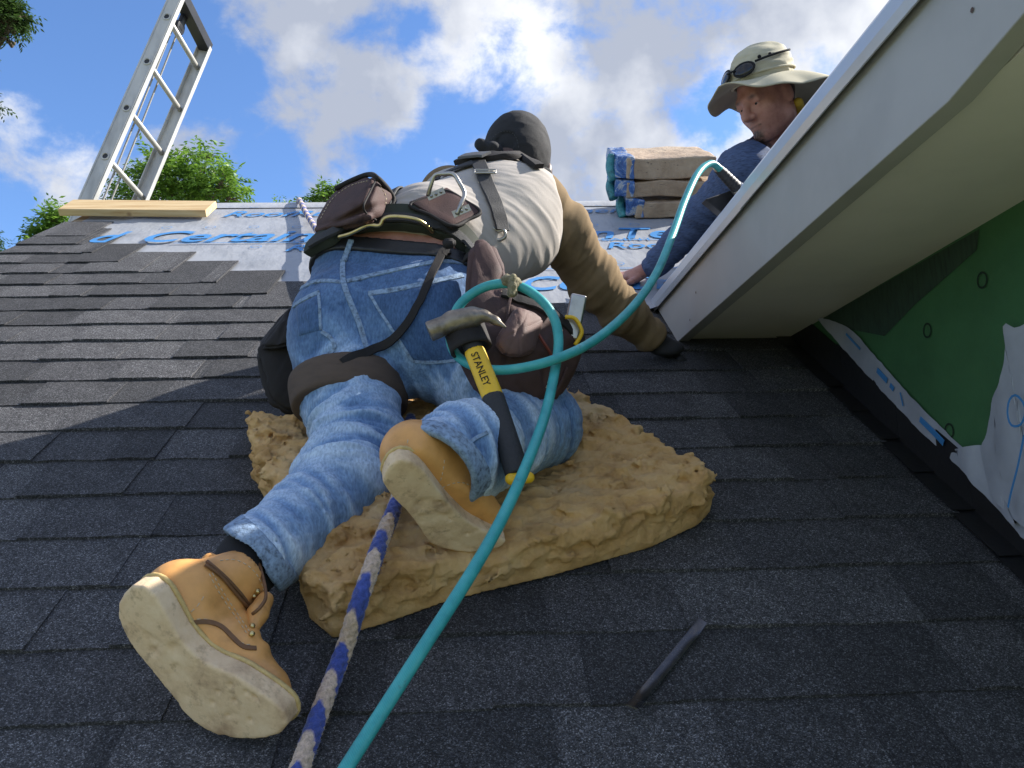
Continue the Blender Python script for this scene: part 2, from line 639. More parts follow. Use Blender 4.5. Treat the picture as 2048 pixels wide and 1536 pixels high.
for (t, u, v, h, wd, sh, bo) in [
        ('CertainTeed', -1.345, 3.455, 0.20, 1.22, 0.32, 0.018), ('CertainTeed', -0.055, 3.46, 0.20, 1.22, 0.32, 0.018),
        ('CertainTeed', -2.62 + 1.0, 3.455, 0.20, 0.001, 0.0, 0.0),
        ('SAINT-GOBAIN', 0.575, 3.412, 0.048, 0.56, 0.0, 0.0), ('SAINT-GOBAIN', -0.72, 3.412, 0.048, 0.56, 0.0, 0.0),
        ('RoofRunner', 0.58, 3.285, 0.105, 0.70, 0.25, 0.012), ('RoofRunner', -0.72, 3.285, 0.105, 0.70, 0.25, 0.012),
        ('RoofRunner', -1.135, 3.945, 0.125, 0.80, 0.3, 0.012), ('RoofRunner', 0.0, 3.985, 0.11, 0.775, 0.3, 0.012),
        ('d', -1.56, 3.455, 0.20, 0.12, 0.32, 0.018), ('CertainTeed', 0.2, 2.72, 0.17, 0.95, 0.3, 0.018)]:
    if wd > 0.01: lettering(t, 'lettering', u, v, h, M_BLUE, roof, sh, wd, bo)
# printed fastening rings and rule lines
parts = []
for row, v in enumerate((2.62, 2.86, 3.05, 3.36, 3.72, 4.17)):
    for i in range(24):
        u = -1.7 + i * 0.19 + (row % 2) * 0.09
        if u < {2.62: 0.2, 2.86: 0.2, 3.05: -0.55, 3.36: -1.0, 3.72: -1.45, 4.17: -1.6}[v]: continue
        c = UVW(u, v, 0.0074)
        ring_o = [c + 0.023 * (math.cos(a) * np.array([1, 0, 0]) + math.sin(a) * UPV) for a in np.linspace(0, 2 * math.pi, 20, endpoint=False)]
        ring_i = [c + 0.0195 * (math.cos(a) * np.array([1, 0, 0]) + math.sin(a) * UPV) for a in np.linspace(0, 2 * math.pi, 20, endpoint=False)]
        parts.append((ring_o + ring_i, [(k, (k + 1) % 20, 20 + (k + 1) % 20, 20 + k) for k in range(20)]))
for v in (3.425, 2.98):
    parts.append(([UVW(-1.2 if v > 3 else -0.5, v, 0.0074), UVW(2.2, v, 0.0074), UVW(2.2, v + 0.007, 0.0074), UVW(-1.2 if v > 3 else -0.5, v + 0.007, 0.0074)], [(0, 1, 2, 3)]))
V, F = join_data(parts)
o = mesh('ring_print', V, F, M_BLUE, roof)
tag(o, kind='stuff')

# loose flap of membrane and dark step flashing near the dormer corner
V, F = [], []
for j in range(7):
    for i in range(15):
        u = 0.36 + 0.36 * i / 14; v = 2.47 + 0.20 * j / 6
        lift = 0.012 + 0.03 * max(0, 1 - j / 4) * (0.5 + 0.5 * math.sin(i * 0.7))
        V.append(UVW(u, v - 0.015 * math.sin(i * 0.9), lift))
for j in range(6):
    for i in range(14):
        a = j * 15 + i; F.append((a, a + 1, a + 16, a + 15))
mesh('membrane_flap', V, F, M_PAPER, roof, True)

# ---- dormer beside the roof
FX, WX = 0.603, 0.941
ZB, ZT = 0.505, 0.690
M_TRIM = simple('painted_trim_board', (0.43, 0.42, 0.405), 0.55, var=0.13, scale=4, bscale=40, bump=0.06)
M_SOFFIT = simple('painted_soffit', (0.78, 0.735, 0.68), 0.65, var=0.12, scale=2.5, bscale=30, bump=0.05)
M_DRIP = simple('aluminium_drip_edge', (0.62, 0.64, 0.66), 0.32, var=0.05, scale=2, bscale=6, bump=0.15, bdist=0.02, metal=0.55)
M_FLASH = simple('black_flashing', (0.010, 0.010, 0.011), 0.55, scale=30)


def sheathing_mat():
    m, nt, b = new_mat('green_sheathing')
    n = noise_n(nt, 6, 5, 0.6)
    c = ramp_n(nt, n.outputs['Fac'], [(0.3, (0.040, 0.125, 0.046)), (0.6, (0.054, 0.165, 0.062)), (0.8, (0.064, 0.19, 0.075))])
    nt.links.new(c, b.inputs['Base Color'])
    b.inputs['Roughness'].default_value = 0.6
    n2 = noise_n(nt, 120, 4, 0.6)
    bump_n(nt, b, n2.outputs['Fac'], 0.25, 0.003)
    return m


M_GREEN = sheathing_mat()
dormer = empty('dormer', (WX, 1.5, 0.0))
tag(dormer, 'unfinished dormer with green sheathing and pale eave trim, right of the kneeling worker', 'dormer')
YE = 0.62                                       # front end of the eave
# sheathed wall down into the roof
bm = bmesh.new()
add_prism(bm, [(WX, 0.64, -0.9), (WX, 2.6, 0.4), (WX, 2.6, 0.86), (WX, 0.64, 0.86)], (1.2, 0, 0))
frm_bm('sheathing', bm, M_GREEN, dormer)
# soffit board
bm = bmesh.new()
add_prism(bm, [(FX + 0.034, YE, ZB + 0.012), (WX + 0.0, YE, ZB + 0.012), (WX + 0.0, 2.50, ZB + 0.012), (FX + 0.034, 2.50, ZB + 0.012)], (0, 0, 0.012))
frm_bm('soffit', bm, M_SOFFIT, dormer)
# fascia: long board whose lower edge is cut up towards the gable end
def fasc(y): return ZB if y > 0.93 else ZB + (0.93 - y) * 0.15
bm = bmesh.new()
ring = [(FX, 2.30, ZB), (FX, 0.93, ZB), (FX, YE, fasc(YE)), (FX, YE, ZT), (FX, 2.56, ZT)]
add_prism(bm, ring, (0.032, 0, 0))
frm_bm('fascia', bm, M_TRIM, dormer, bevel=0.002)
# bent drip edge: a vertical face with a kicked lip, in two lengths that lap
for (ya, yb, dx) in ((1.63, 2.56, 0.0), (YE, 1.66, 0.0022)):
    prof = [(FX + 0.10, ZT + 0.078), (FX - 0.006 - dx, ZT + 0.0105 + 0.006), (FX - 0.009 - dx, ZT + 0.010), (FX - 0.009 - dx, ZT - 0.012), (FX - 0.004 - dx, ZT - 0.028), (FX - 0.0125 - dx, ZT - 0.036),
            (FX - 0.011 - dx, ZT - 0.0372), (FX - 0.0025 - dx, ZT - 0.0285), (FX - 0.0072 - dx, ZT - 0.012), (FX - 0.0072 - dx, ZT + 0.009), (FX + 0.10, ZT + 0.0745)]
    bm = bmesh.new()
    add_prism(bm, [(x, ya, z) for x, z in prof], (0, yb - ya, 0))
    frm_bm('drip_edge', bm, M_DRIP, dormer)
# dormer roof sheet above the eave with its own shingle overhang
bm = bmesh.new()
add_prism(bm, [(FX + 0.004, YE, ZT + 0.012), (FX + 1.6, YE, ZT + 0.012 + 1.6 * 0.66), (FX + 1.6, YE, ZT - 0.03 + 1.6 * 0.66), (FX + 0.034, YE, ZT - 0.03)], (0, 3.2, 0))
frm_bm('dormer_roof_deck', bm, simple('dormer_underlayment', (0.10, 0.10, 0.11), 0.8), dormer)
# nail heads and chips on the fascia
for (px, py) in ((1482, 403), (1380, 640), (1945, 20), (1392, 585)):
    r = wray(px, py); q = r * ((FX - 0.0005) / r[0])
    bm = bmesh.new(); bmesh.ops.create_circle(bm, segments=8, radius=0.0035, cap_ends=True, matrix=Matrix.Translation((FX - 0.0012, q[1], q[2])) @ Matrix.Rotation(math.pi / 2, 4, 'Y'))
    frm_bm('nail_head', bm, simple('rusty_nail', (0.10, 0.06, 0.04), 0.7), dormer)

# step flashing band at the wall base, piece by piece
for i in range(14):
    va, vb = 0.55 + i * 0.1437, 0.55 + (i + 1) * 0.1437 + 0.02
    j = random.uniform(-0.006, 0.006)
    h = 0.095 + j
    bm = bmesh.new()
    a0, a1 = UVW(WX - 0.003 - 0.0006 * (i % 2), va, 0.006), UVW(WX - 0.003 - 0.0006 * (i % 2), vb, 0.006)
    up = np.array([0, 0, 1.0])
    t = 0.0011
    add_prism(bm, [a0, a1, a1 + up * h * 1.15, a0 + up * h * 1.15], (-t, 0, 0))
    b0, b1 = UVW(SH_RIGHT - 0.012, va, 0.016 + 0.001 * (i % 2)), UVW(SH_RIGHT - 0.012, vb, 0.010 + 0.001 * (i % 2))
    c0, c1 = UVW(WX - 0.004, va, 0.016 + 0.001 * (i % 2)), UVW(WX - 0.004, vb, 0.010 + 0.001 * (i % 2))
    add_prism(bm, [b0, c0, c1, b1], NRM * 0.001)
    frm_bm('step_flashing', bm, M_FLASH, dormer)

# house wrap on the dormer wall: torn sheets, drawn in (y, z) on the wall plane
M_WRAP = paper_mat('house_wrap', (0.40, 0.42, 0.47), 8)


def onwall(px, py, x=None):
    r = wray(px, py)
    x = WX if x is None else x
    q = r * (x / r[0])
    return q


def wrap_sheet(poly_px, name, off, ripple, seed, res=0.016):
    q = np.array([onwall(*p)[1:] for p in poly_px])
    lo, hi = q.min(0), q.max(0)
    n0, n1 = int((hi[0] - lo[0]) / res) + 2, int((hi[1] - lo[1]) / res) + 2
    def inside(y, z):
        c = False
        for i in range(len(q)):
            a, b = q[i], q[i - 1]
            if (a[1] > z) != (b[1] > z) and y < (b[0] - a[0]) * (z - a[1]) / (b[1] - a[1]) + a[0]: c = not c
        return c
    bm = bmesh.new()
    vs = [bm.verts.new((0, a[0], a[1])) for a in resample(np.vstack([q, q[:1]]), step=res * 0.8)[:-1]]
    f = bm.faces.new(vs)
    bmesh.ops.triangulate(bm, faces=[f])
    for it in range(4):
        ed = [e for e in bm.edges if e.calc_length() > res * 1.6]
        if not ed: break
        bmesh.ops.subdivide_edges(bm, edges=ed, cuts=1)
        bmesh.ops.triangulate(bm, faces=bm.faces[:])
    for v in bm.verts:
        y, z = v.co.y, v.co.z
        r = ripple * (mnoise.noise(Vector((y * 7 + seed, z * 3, seed))) + 0.5 * mnoise.noise(Vector((y * 19, z * 9, seed + 4))))
        v.co.x = WX - off - max(0.0, r + ripple * 0.35)
        v.co.y += 0.004 * mnoise.noise(Vector((y * 40, z * 40, 3)))
    return frm_bm(name, bm, M_WRAP, dormer, True)


wrap_sheet([(1635, 630), (1700, 655), (1745, 700), (1790, 752), (1850, 815), (1900, 868), (1935, 898), (1990, 935), (2060, 985), (2060, 1080), (2000, 1015), (1940, 950), (1870, 885), (1800, 815), (1720, 730), (1670, 672)], 'house_wrap', 0.004, 0.005, 1.0, 0.014)
wrap_sheet([(2075, 640), (2052, 655), (2028, 648), (2032, 700), (2018, 760), (2000, 800), (1985, 870), (1975, 900), (1985, 950), (2005, 1000), (2075, 1060), (2120, 1060), (2120, 640)], 'house_wrap', 0.010, 0.012, 5.0, 0.014)
wrap_sheet([(1925, 898), (1975, 890), (2000, 910), (2020, 990), (2050, 1050), (2000, 1010), (1950, 950)], 'house_wrap', 0.008, 0.012, 9.0, 0.012)
# dark streaked patch and stamped letters along the top of the panel
wrap_parts = []
M_STAMP = simple('dark_stamp_ink', (0.010, 0.024, 0.014), 0.7, var=0.2)
def wallp(a, b): return np.array([WX - 0.0015, a, b])
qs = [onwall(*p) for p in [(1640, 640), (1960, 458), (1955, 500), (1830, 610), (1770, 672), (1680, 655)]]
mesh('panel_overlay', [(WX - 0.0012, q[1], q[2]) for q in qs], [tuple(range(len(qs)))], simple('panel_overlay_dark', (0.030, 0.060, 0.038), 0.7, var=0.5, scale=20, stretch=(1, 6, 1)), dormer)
# stamped rings on the panel
parts = []
for (px, py) in ((1966, 560), (1856, 661), (1900, 862)):
    c = onwall(px, py)
    for rr in (1,):
        ro_ = [(WX - 0.0018, c[1] + 0.016 * math.cos(a), c[2] + 0.016 * math.sin(a)) for a in np.linspace(0, 2 * math.pi, 18, endpoint=False)]
        ri_ = [(WX - 0.0018, c[1] + 0.012 * math.cos(a), c[2] + 0.012 * math.sin(a)) for a in np.linspace(0, 2 * math.pi, 18, endpoint=False)]
        parts.append((ro_ + ri_, [(k, (k + 1) % 18, 18 + (k + 1) % 18, 18 + k) for k in range(18)]))
for V, F in parts:
    mesh('stamped_ring', V, F, M_STAMP, dormer)

# blue print on the wrap: ring, rule and blocks
def onwrap(px, py, x=WX - 0.034): return onwall(px, py, x)
def wrap_print(pxs, width, name='wrap_print', closed=False, x=WX - 0.030):
    q = resample(np.array([onwall(a, b, x) for a, b in pxs]), step=0.008, closed=closed)
    for k in range(len(q)): q[k, 0] = x
    V, F = ribbon_data(q, np.tile([-1.0, 0, 0], (len(q), 1)), width, 0.0008)
    mesh(name, V, F, M_BLUE, dormer)
wrap_print([(2030, 790), (2046, 805), (2050, 828), (2040, 850), (2022, 850), (2015, 828), (2018, 802)], 0.004, closed=True)
wrap_print([(2048, 870), (2036, 930), (2022, 985), (2016, 1015)], 0.004)
for pxs, wd in (([(1754, 740), (1774, 762)], 0.013), ([(1780, 770), (1787, 779)], 0.011), ([(1840, 838), (1862, 860), (1887, 886)], 0.013), ([(1800, 785), (1806, 812)], 0.004), ([(1692, 668), (1720, 698)], 0.006)):
    wrap_print(pxs, wd, x=WX - 0.0085)
# ================================================================== SOLID MODELLING: implicit shapes meshed by surface nets
class Sh:
    """implicit shape; f(Q) -> distance for Q (n,3)"""
    def __init__(s, f, lo, hi): s.f, s.lo, s.hi = f, np.asarray(lo, float), np.asarray(hi, float)


def cap(a, b, ra, rb, flat=None, fn=None):
    """tapered capsule; fn/flat squash the cross-section along direction fn by factor flat"""
    a = np.asarray(a, np.float32); b = np.asarray(b, np.float32)
    ab = b - a; L2 = float(ab @ ab) + 1e-9
    n = None
    if fn is not None:
        n = np.asarray(fn, float); n = n - ab * float(n @ ab) / L2; n = (n / np.linalg.norm(n)).astype(np.float32); k = 1 / flat ** 2 - 1
    def f(Q):
        q = Q - a
        t = np.clip(q @ ab / L2, 0, 1)
        q = q - t[:, None] * ab
        d2 = np.einsum('ij,ij->i', q, q)
        if n is not None:
            d2 = d2 + k * (q @ n) ** 2
        return np.sqrt(d2) - (ra + (rb - ra) * t)
    r = max(ra, rb)
    return Sh(f, np.minimum(a, b) - r, np.maximum(a, b) + r)


def ell(c, axes, radii):
    c = np.asarray(c, np.float32); A = np.asarray(axes, np.float32); r = np.asarray(radii, np.float32)
    def f(Q):
        q = (Q - c) @ A.T
        k0 = np.linalg.norm(q / r, axis=1); k1 = np.linalg.norm(q / (r * r), axis=1) + 1e-6
        return k0 * (k0 - 1) / k1
    m = float(r.max())
    return Sh(f, c - m, c + m)


def rbox(c, axes, half, rad):
    c = np.asarray(c, np.float32); A = np.asarray(axes, np.float32); h = np.asarray(half, np.float32) - rad
    def f(Q):
        q = np.abs((Q - c) @ A.T) - h
        return np.linalg.norm(np.maximum(q, 0), axis=1) + np.minimum(q.max(1), 0) - rad
    m = float(np.linalg.norm(half))
    return Sh(f, c - m, c + m)


def smin(d1, d2, k):
    h = np.clip(0.5 + 0.5 * (d2 - d1) / k, 0, 1)
    return d2 + (d1 - d2) * h - k * h * (1 - h)


def uni(k, *sh):
    def ev(s, Q):
        m = np.all((Q > s.lo - 0.08) & (Q < s.hi + 0.08), axis=1)
        if m.all(): return s.f(Q)
        d = np.full(len(Q), 0.12, np.float32)
        if m.any(): d[m] = s.f(Q[m])
        return d
    def f(Q):
        d = ev(sh[0], Q)
        for s in sh[1:]:
            e = ev(s, Q)
            d = smin(d, e, k) if k > 0 else np.minimum(d, e)
        return d
    return Sh(f, np.min([s.lo for s in sh], 0), np.max([s.hi for s in sh], 0))


def sub(a, b, k=0.004):
    def f(Q): return -smin(-a.f(Q), b.f(Q), k)
    return Sh(f, a.lo, a.hi)


def isect(a, b, k=0.004):
    def f(Q): return -smin(-a.f(Q), -b.f(Q), k)
    return Sh(f, np.maximum(a.lo, b.lo), np.minimum(a.hi, b.hi))


def half(p, n):
    """half-space: inside is behind the plane (against n)"""
    p = np.asarray(p, np.float32); n = np.asarray(n, np.float32); n = n / np.linalg.norm(n)
    def f(Q): return (Q - p) @ n
    return Sh(f, (-99,) * 3, (99,) * 3)


def cut(a, p, n, k=0.004):
    r = isect(a, half(p, n), k); r.lo, r.hi = a.lo, a.hi
    return r


def grow(a, r):
    return Sh(lambda Q: a.f(Q) - r, a.lo - r, a.hi + r)


def limb(pts, rads, k=0.03, **kw):
    return uni(k, *[cap(pts[i], pts[i + 1], rads[i], rads[i + 1], **kw) for i in range(len(pts) - 1)])


# lattice noise for displacement
_LAT = rng.random((32, 32, 32)).astype(np.float32)


def vnoise(Q):
    q = np.floor(Q).astype(int); f = (Q - q).astype(np.float32); f = f * f * (3 - 2 * f); q &= 31; q1 = (q + 1) & 31
    g = lambda i, j, k: _LAT[i, j, k]
    x0, y0, z0 = q.T; x1, y1, z1 = q1.T; fx, fy, fz = f.T
    a = g(x0, y0, z0) * (1 - fx) + g(x1, y0, z0) * fx; b = g(x0, y1, z0) * (1 - fx) + g(x1, y1, z0) * fx
    c = g(x0, y0, z1) * (1 - fx) + g(x1, y0, z1) * fx; d = g(x0, y1, z1) * (1 - fx) + g(x1, y1, z1) * fx
    return ((a * (1 - fy) + b * fy) * (1 - fz) + (c * (1 - fy) + d * fy) * fz) * 2 - 1


def fbm(Q, oct=4, gain=0.5):
    s, a, t = 0, 1.0, 0
    for i in range(oct):
        s = s + a * vnoise(Q * (2 ** i) + 17.3 * i); t += a; a *= gain
    return s / t


def nets(sh, h, pad=0.02):
    """mesh an implicit shape: coarse pass, fine pass near the surface, surface nets"""
    lo = sh.lo - pad; hi = sh.hi + pad
    C = 4
    nc = np.ceil((hi - lo) / (h * C)).astype(int) + 1
    gx = [lo[i] + np.arange(nc[i]) * h * C for i in range(3)]
    G = np.stack(np.meshgrid(*gx, indexing='ij'), -1).reshape(-1, 3).astype(np.float32)
    Fc = sh.f(G).reshape(nc).astype(np.float32)
    near = np.abs(Fc) < h * C * 2.6
    # dilate by one coarse cell
    nd_ = near.copy()
    for ax in range(3):
        m = nd_.copy()
        nd_ |= np.roll(m, 1, ax) | np.roll(m, -1, ax)
    nf = (nc - 1) * C + 1
    F = np.repeat(np.repeat(np.repeat(np.where(Fc > 0, 1.0, -1.0).astype(np.float32), C, 0), C, 1), C, 2)[:nf[0], :nf[1], :nf[2]]
    mk = np.repeat(np.repeat(np.repeat(nd_, C, 0), C, 1), C, 2)[:nf[0], :nf[1], :nf[2]]
    idx = np.argwhere(mk)
    Q = (lo + idx * h).astype(np.float32)
    vals = np.empty(len(Q), np.float32)
    for s in range(0, len(Q), 400000):
        vals[s:s + 400000] = sh.f(Q[s:s + 400000])
    F[mk] = vals
    S = F < 0
    n = np.array(F.shape)
    cs = [S[dx:n[0] - 1 + dx, dy:n[1] - 1 + dy, dz:n[2] - 1 + dz] for dx in (0, 1) for dy in (0, 1) for dz in (0, 1)]
    cnt = sum(c.astype(np.int8) for c in cs)
    act = (cnt > 0) & (cnt < 8)
    cells = np.argwhere(act)
    vid = -np.ones(n - 1, int); vid[act] = np.arange(len(cells))
    corner = np.array([(dx, dy, dz) for dx in (0, 1) for dy in (0, 1) for dz in (0, 1)])
    acc = np.zeros((len(cells), 3)); num = np.zeros(len(cells))
    for i in range(8):
        for ax in range(3):
            if corner[i][ax] == 0:
                j = corner[i].copy(); j[ax] = 1
                pa = cells + corner[i]; pb = cells + j
                a = F[pa[:, 0], pa[:, 1], pa[:, 2]]; b = F[pb[:, 0], pb[:, 1], pb[:, 2]]
                m = (a < 0) != (b < 0)
                t = np.where(m, a / np.where(m, a - b, 1), 0)
                q = corner[i][None] + np.zeros((len(cells), 3)); q[:, ax] += t
                acc[m] += q[m]; num[m] += 1
    V = lo + (cells + acc / num[:, None]) * h
    faces = []
    for ax in range(3):
        o1, o2 = [(1, 2), (2, 0), (0, 1)][ax]
        s0 = [slice(1, -1)] * 3; s0[ax] = slice(0, -1); s1 = [slice(1, -1)] * 3; s1[ax] = slice(1, None)
        A = S[tuple(s0)]; B = S[tuple(s1)]
        e = np.argwhere(A != B)
        if not len(e): continue
        base = e.copy(); base[:, o1] += 1; base[:, o2] += 1
        flip = A[tuple(e.T)]
        def at(d1, d2):
            c = base.copy(); c[:, o1] -= d1; c[:, o2] -= d2
            return vid[tuple(c.T)]
        q = np.stack([at(1, 1), at(0, 1), at(0, 0), at(1, 0)], 1)
        q[~flip] = q[~flip][:, ::-1]
        faces.append(q)
    Fq = np.concatenate(faces) if faces else np.zeros((0, 4), int)
    return V, Fq


def solid(name, sh, h, mat, parent=None, smooth_iter=1, attr=None, disp=None):
    V, Fq = nets(sh, h)
    if smooth_iter:
        for _ in range(smooth_iter):
            acc = np.zeros_like(V); num = np.zeros(len(V))
            for k in range(4):
                a, b = Fq[:, k], Fq[:, (k + 1) % 4]
                np.add.at(acc, a, V[b]); np.add.at(num, a, 1); np.add.at(acc, b, V[a]); np.add.at(num, b, 1)
            V = 0.5 * V + 0.5 * acc / np.maximum(num, 1)[:, None]
    if disp is not None:
        V = disp(V, normals(V, Fq))
    me = bpy.data.meshes.new(name)
    me.vertices.add(len(V)); me.vertices.foreach_set('co', V.astype(np.float32).ravel())
    me.loops.add(len(Fq) * 4); me.loops.foreach_set('vertex_index', Fq.astype(np.int32).ravel())
    me.polygons.add(len(Fq)); me.polygons.foreach_set('loop_start', np.arange(0, len(Fq) * 4, 4, dtype=np.int32))
    me.update(calc_edges=True); me.validate()
    if attr is not None:
        for nm, fn in attr.items():
            at = me.attributes.new(nm, 'FLOAT', 'POINT')
            at.data.foreach_set('value', fn(V).astype(np.float32))
    o = finish(name, me, mat, parent, True)
    o['np'] = 0
    del o['np']
    SOLIDS[o.name] = (V, Fq)
    return o


SOLIDS = {}


def normals(V, Fq):
    a = V[Fq[:, 2]] - V[Fq[:, 0]]; b = V[Fq[:, 3]] - V[Fq[:, 1]]
    n = np.cross(a, b)
    N = np.zeros_like(V)
    for k in range(4): np.add.at(N, Fq[:, k], n)
    return N / (np.linalg.norm(N, axis=1)[:, None] + 1e-12)


def bvh_of(*names):
    V, F = [], []
    for nm in names:
        v, f = SOLIDS[nm]
        o = len(V); V += v.tolist(); F += (f + o).tolist()
    return BVHTree.FromPolygons(V, F)


def hit(bvh, px, py, default=2.0):
    d = Vector(wray(px, py))
    loc, n, i, t = bvh.ray_cast(Vector((0, 0, 0)), d)
    if loc is None:
        loc, n, i, t = bvh.find_nearest(Vector(P(px, py, default)))
    if n.dot(d) > 0: n = -n
    return np.array(loc), np.array(n)


def onsurf(bvh, pxs, step=0.006, default=1.8, off=0.0, smooth=2):
    """photograph polyline -> points lying on the surface, evenly spaced, with normals"""
    pp = resample(np.array(pxs, float), step=5.0)
    q = [hit(bvh, a, b, default) for a, b in pp]
    pts = np.array([x[0] + x[1] * off for x in q]); ns = np.array([x[1] for x in q])
    for _ in range(smooth):
        pts[1:-1] = (pts[:-2] + 2 * pts[1:-1] + pts[2:]) / 4
        ns[1:-1] = ns[:-2] + 2 * ns[1:-1] + ns[2:]
        ns /= np.linalg.norm(ns, axis=1)[:, None] + 1e-9
    return pts, ns


def frame(z, x=None):
    z = np.asarray(z, float); z = z / np.linalg.norm(z)
    x = np.array([1.0, 0, 0]) if x is None else np.asarray(x, float)
    x = x - z * (x @ z)
    if np.linalg.norm(x) < 1e-4: x = np.array([0, 1.0, 0]) - z * z[1]
    x = x / np.linalg.norm(x)
    return np.array([x, np.cross(z, x), z])


CAMX, CAMY, CAMZ = RM[:, 0].copy(), RM[:, 1].copy(), RM[:, 2].copy()   # camera right, up, back in world
# ================================================================== FOAM CUSHION
def foam_mat():
    m, nt, b = new_mat('torn_foam')
    n = noise_n(nt, 14, 6, 0.62)
    c = ramp_n(nt, n.outputs['Fac'], [(0.28, (0.41, 0.23, 0.088)), (0.5, (0.66, 0.405, 0.170)), (0.72, (0.78, 0.53, 0.26))])
    n3 = noise_n(nt, 5, 3, 0.5)
    c = mixc(nt, ramp_n(nt, n3.outputs['Fac'], [(0.58, (0, 0, 0)), (0.75, (0.5, 0.5, 0.5))]), c, (0.52, 0.44, 0.30))
    nt.links.new(c, b.inputs['Base Color'])
    b.inputs['Roughness'].default_value = 0.95
    b.inputs['Specular IOR Level'].default_value = 0.15
    b.inputs['Subsurface Weight'].default_value = 0.12
    b.inputs['Subsurface Radius'].default_value = (0.012, 0.008, 0.004)
    n2 = noise_n(nt, 110, 8, 0.72)
    p = bump_n(nt, b, n2.outputs['Fac'], 0.8, 0.009)
    n4 = noise_n(nt, 420, 2, 0.6)
    bump_n(nt, b, n4.outputs['Fac'], 0.3, 0.002, p)
    return m


M_FOAM = foam_mat()
fpx = [(505, 880, 0), (520, 990, 0), (560, 1065, 0), (583, 1120, 0), (620, 1250, 0), (668, 1290, 0), (760, 1264, 0), (900, 1214, 0), (1100, 1165, 0), (1300, 1107, 0), (1395, 1062, 0), (1424, 1005, .03), (1405, 955, .07), (1335, 905, .08), (1222, 832, .08), (1132, 790, .08), (1000, 790, .08), (860, 800, .08), (620, 842, .075), (540, 858, .06)]
FP = np.array([touvw(RP(a, b, w))[:2] for a, b, w in fpx])


def polysdf(uv, poly):
    d = np.full(len(uv), 1e9, np.float32); s = np.ones(len(uv), np.float32)
    n = len(poly)
    for i in range(n):
        a, b = poly[i], poly[i - 1]
        e = b - a; w = uv - a
        t = np.clip((w @ e) / (e @ e), 0, 1)
        q = w - t[:, None] * e
        d = np.minimum(d, np.einsum('ij,ij->i', q, q))
        c1 = uv[:, 1] >= a[1]; c2 = uv[:, 1] < b[1]; c3 = e[0] * w[:, 1] > e[1] * w[:, 0]
        fl = (c1 & c2 & c3) | (~c1 & ~c2 & ~c3)
        s = np.where(fl, -s, s)
    return s * np.sqrt(d)


ROOFM = np.array([[1, 0, 0], UPV, NRM])
DENTS = []          # knees and toes press into the cushion: (point uvw, radius, depth)
for (p, r, d) in ((P(745, 880, 1.50), 0.085, 0.035), (P(1080, 880, 1.55), 0.09, 0.035), (P(985, 1070, 1.25), 0.07, 0.03)):
    DENTS.append((touvw(p), r, d))


def foam_f(Q):
    L = (Q @ ROOFM.T).astype(np.float32); L[:, 2] += DROOF
    d2 = polysdf(L[:, :2], FP) + 0.014
    top = 0.100 + 0.008 * fbm(L * np.array([6, 6, 0.1]) + 3, 3)
    for (c, r, dp) in DENTS:
        top = top - dp * np.exp(-((L[:, 0] - c[0]) ** 2 + (L[:, 1] - c[1]) ** 2) / (r * r))
    q = np.stack([d2, np.abs(L[:, 2] - top / 2) - top / 2 + 0.014], 1)
    d = np.linalg.norm(np.maximum(q, 0), axis=1) + np.minimum(q.max(1), 0) - 0.014
    rough = np.clip((L[:, 2] - 0.012) / 0.03, 0, 1)
    n = fbm(L * 34, 4, 0.66)
    tear = np.abs(fbm(L * np.array([13, 20, 20]) + 9, 4, 0.6))
    d = d - 0.0070 * n * rough - 0.010 * (0.25 - tear) * rough
    te = fbm(L * np.array([26, 44, 44]) + 4 + 0.5 * n[:, None], 3, 0.55) * 5.5
    fl = np.floor(te); fr = te - fl
    d = d - 0.0038 * (fl + np.clip((fr - 0.72) / 0.28, 0, 1)) * rough
    hole = fbm(L * 38 + 5, 2)
    d = d + 0.02 * np.clip(hole - 0.36, 0, 1) * rough
    return d


_lo = np.array([UVW(u, v, w) for u in (FP[:, 0].min(), FP[:, 0].max()) for v in (FP[:, 1].min(), FP[:, 1].max()) for w in (0, 0.14)])
foam_s = Sh(foam_f, _lo.min(0), _lo.max(0))
foam_s = cut(foam_s, UVW(0, 0, 0.011), -NRM, 0.002)
foam = solid('foam_cushion', foam_s, 0.0036, M_FOAM, None, 0)
tag(foam, 'thick torn tan foam cushion under the kneeling worker', 'cushion')
# ================================================================== KNEELING WORKER
def attr_n(nt, name):
    a = nt.nodes.new('ShaderNodeAttribute'); a.attribute_name = name
    return a.outputs['Fac']


def denim_mat():
    m, nt, b = new_mat('denim')
    w = attr_n(nt, 'wear')
    n = noise_n(nt, 9, 6, 0.62)
    n2 = noise_n(nt, 260, 3, 0.6, stretch=(1, 1, 0.35))
    add = nd(nt, 'ShaderNodeMath', operation='MULTIPLY_ADD'); nt.links.new(n.outputs['Fac'], add.inputs[0]); add.inputs[1].default_value = 0.30
    nt.links.new(w, add.inputs[2])
    c = ramp_n(nt, add.outputs[0], [(0.30, (0.022, 0.048, 0.115)), (0.52, (0.075, 0.145, 0.290)), (0.72, (0.18, 0.295, 0.48)), (0.95, (0.48, 0.59, 0.72))])
    c = mixc(nt, 0.8, c, ramp_n(nt, n2.outputs['Fac'], [(0.32, (0.62, 0.64, 0.68)), (0.66, (1.32, 1.3, 1.26))]), 'MULTIPLY')
    nt.links.new(c, b.inputs['Base Color'])
    b.inputs['Roughness'].default_value = 0.88
    b.inputs['Specular IOR Level'].default_value = 0.2
    b.inputs['Sheen Weight'].default_value = 0.15
    n3 = noise_n(nt, 420, 2, 0.5)
    p = bump_n(nt, b, n3.outputs['Fac'], 0.35, 0.0016)
    n4 = noise_n(nt, 40, 4, 0.6)
    bump_n(nt, b, n4.outputs['Fac'], 0.25, 0.004, p)
    return m


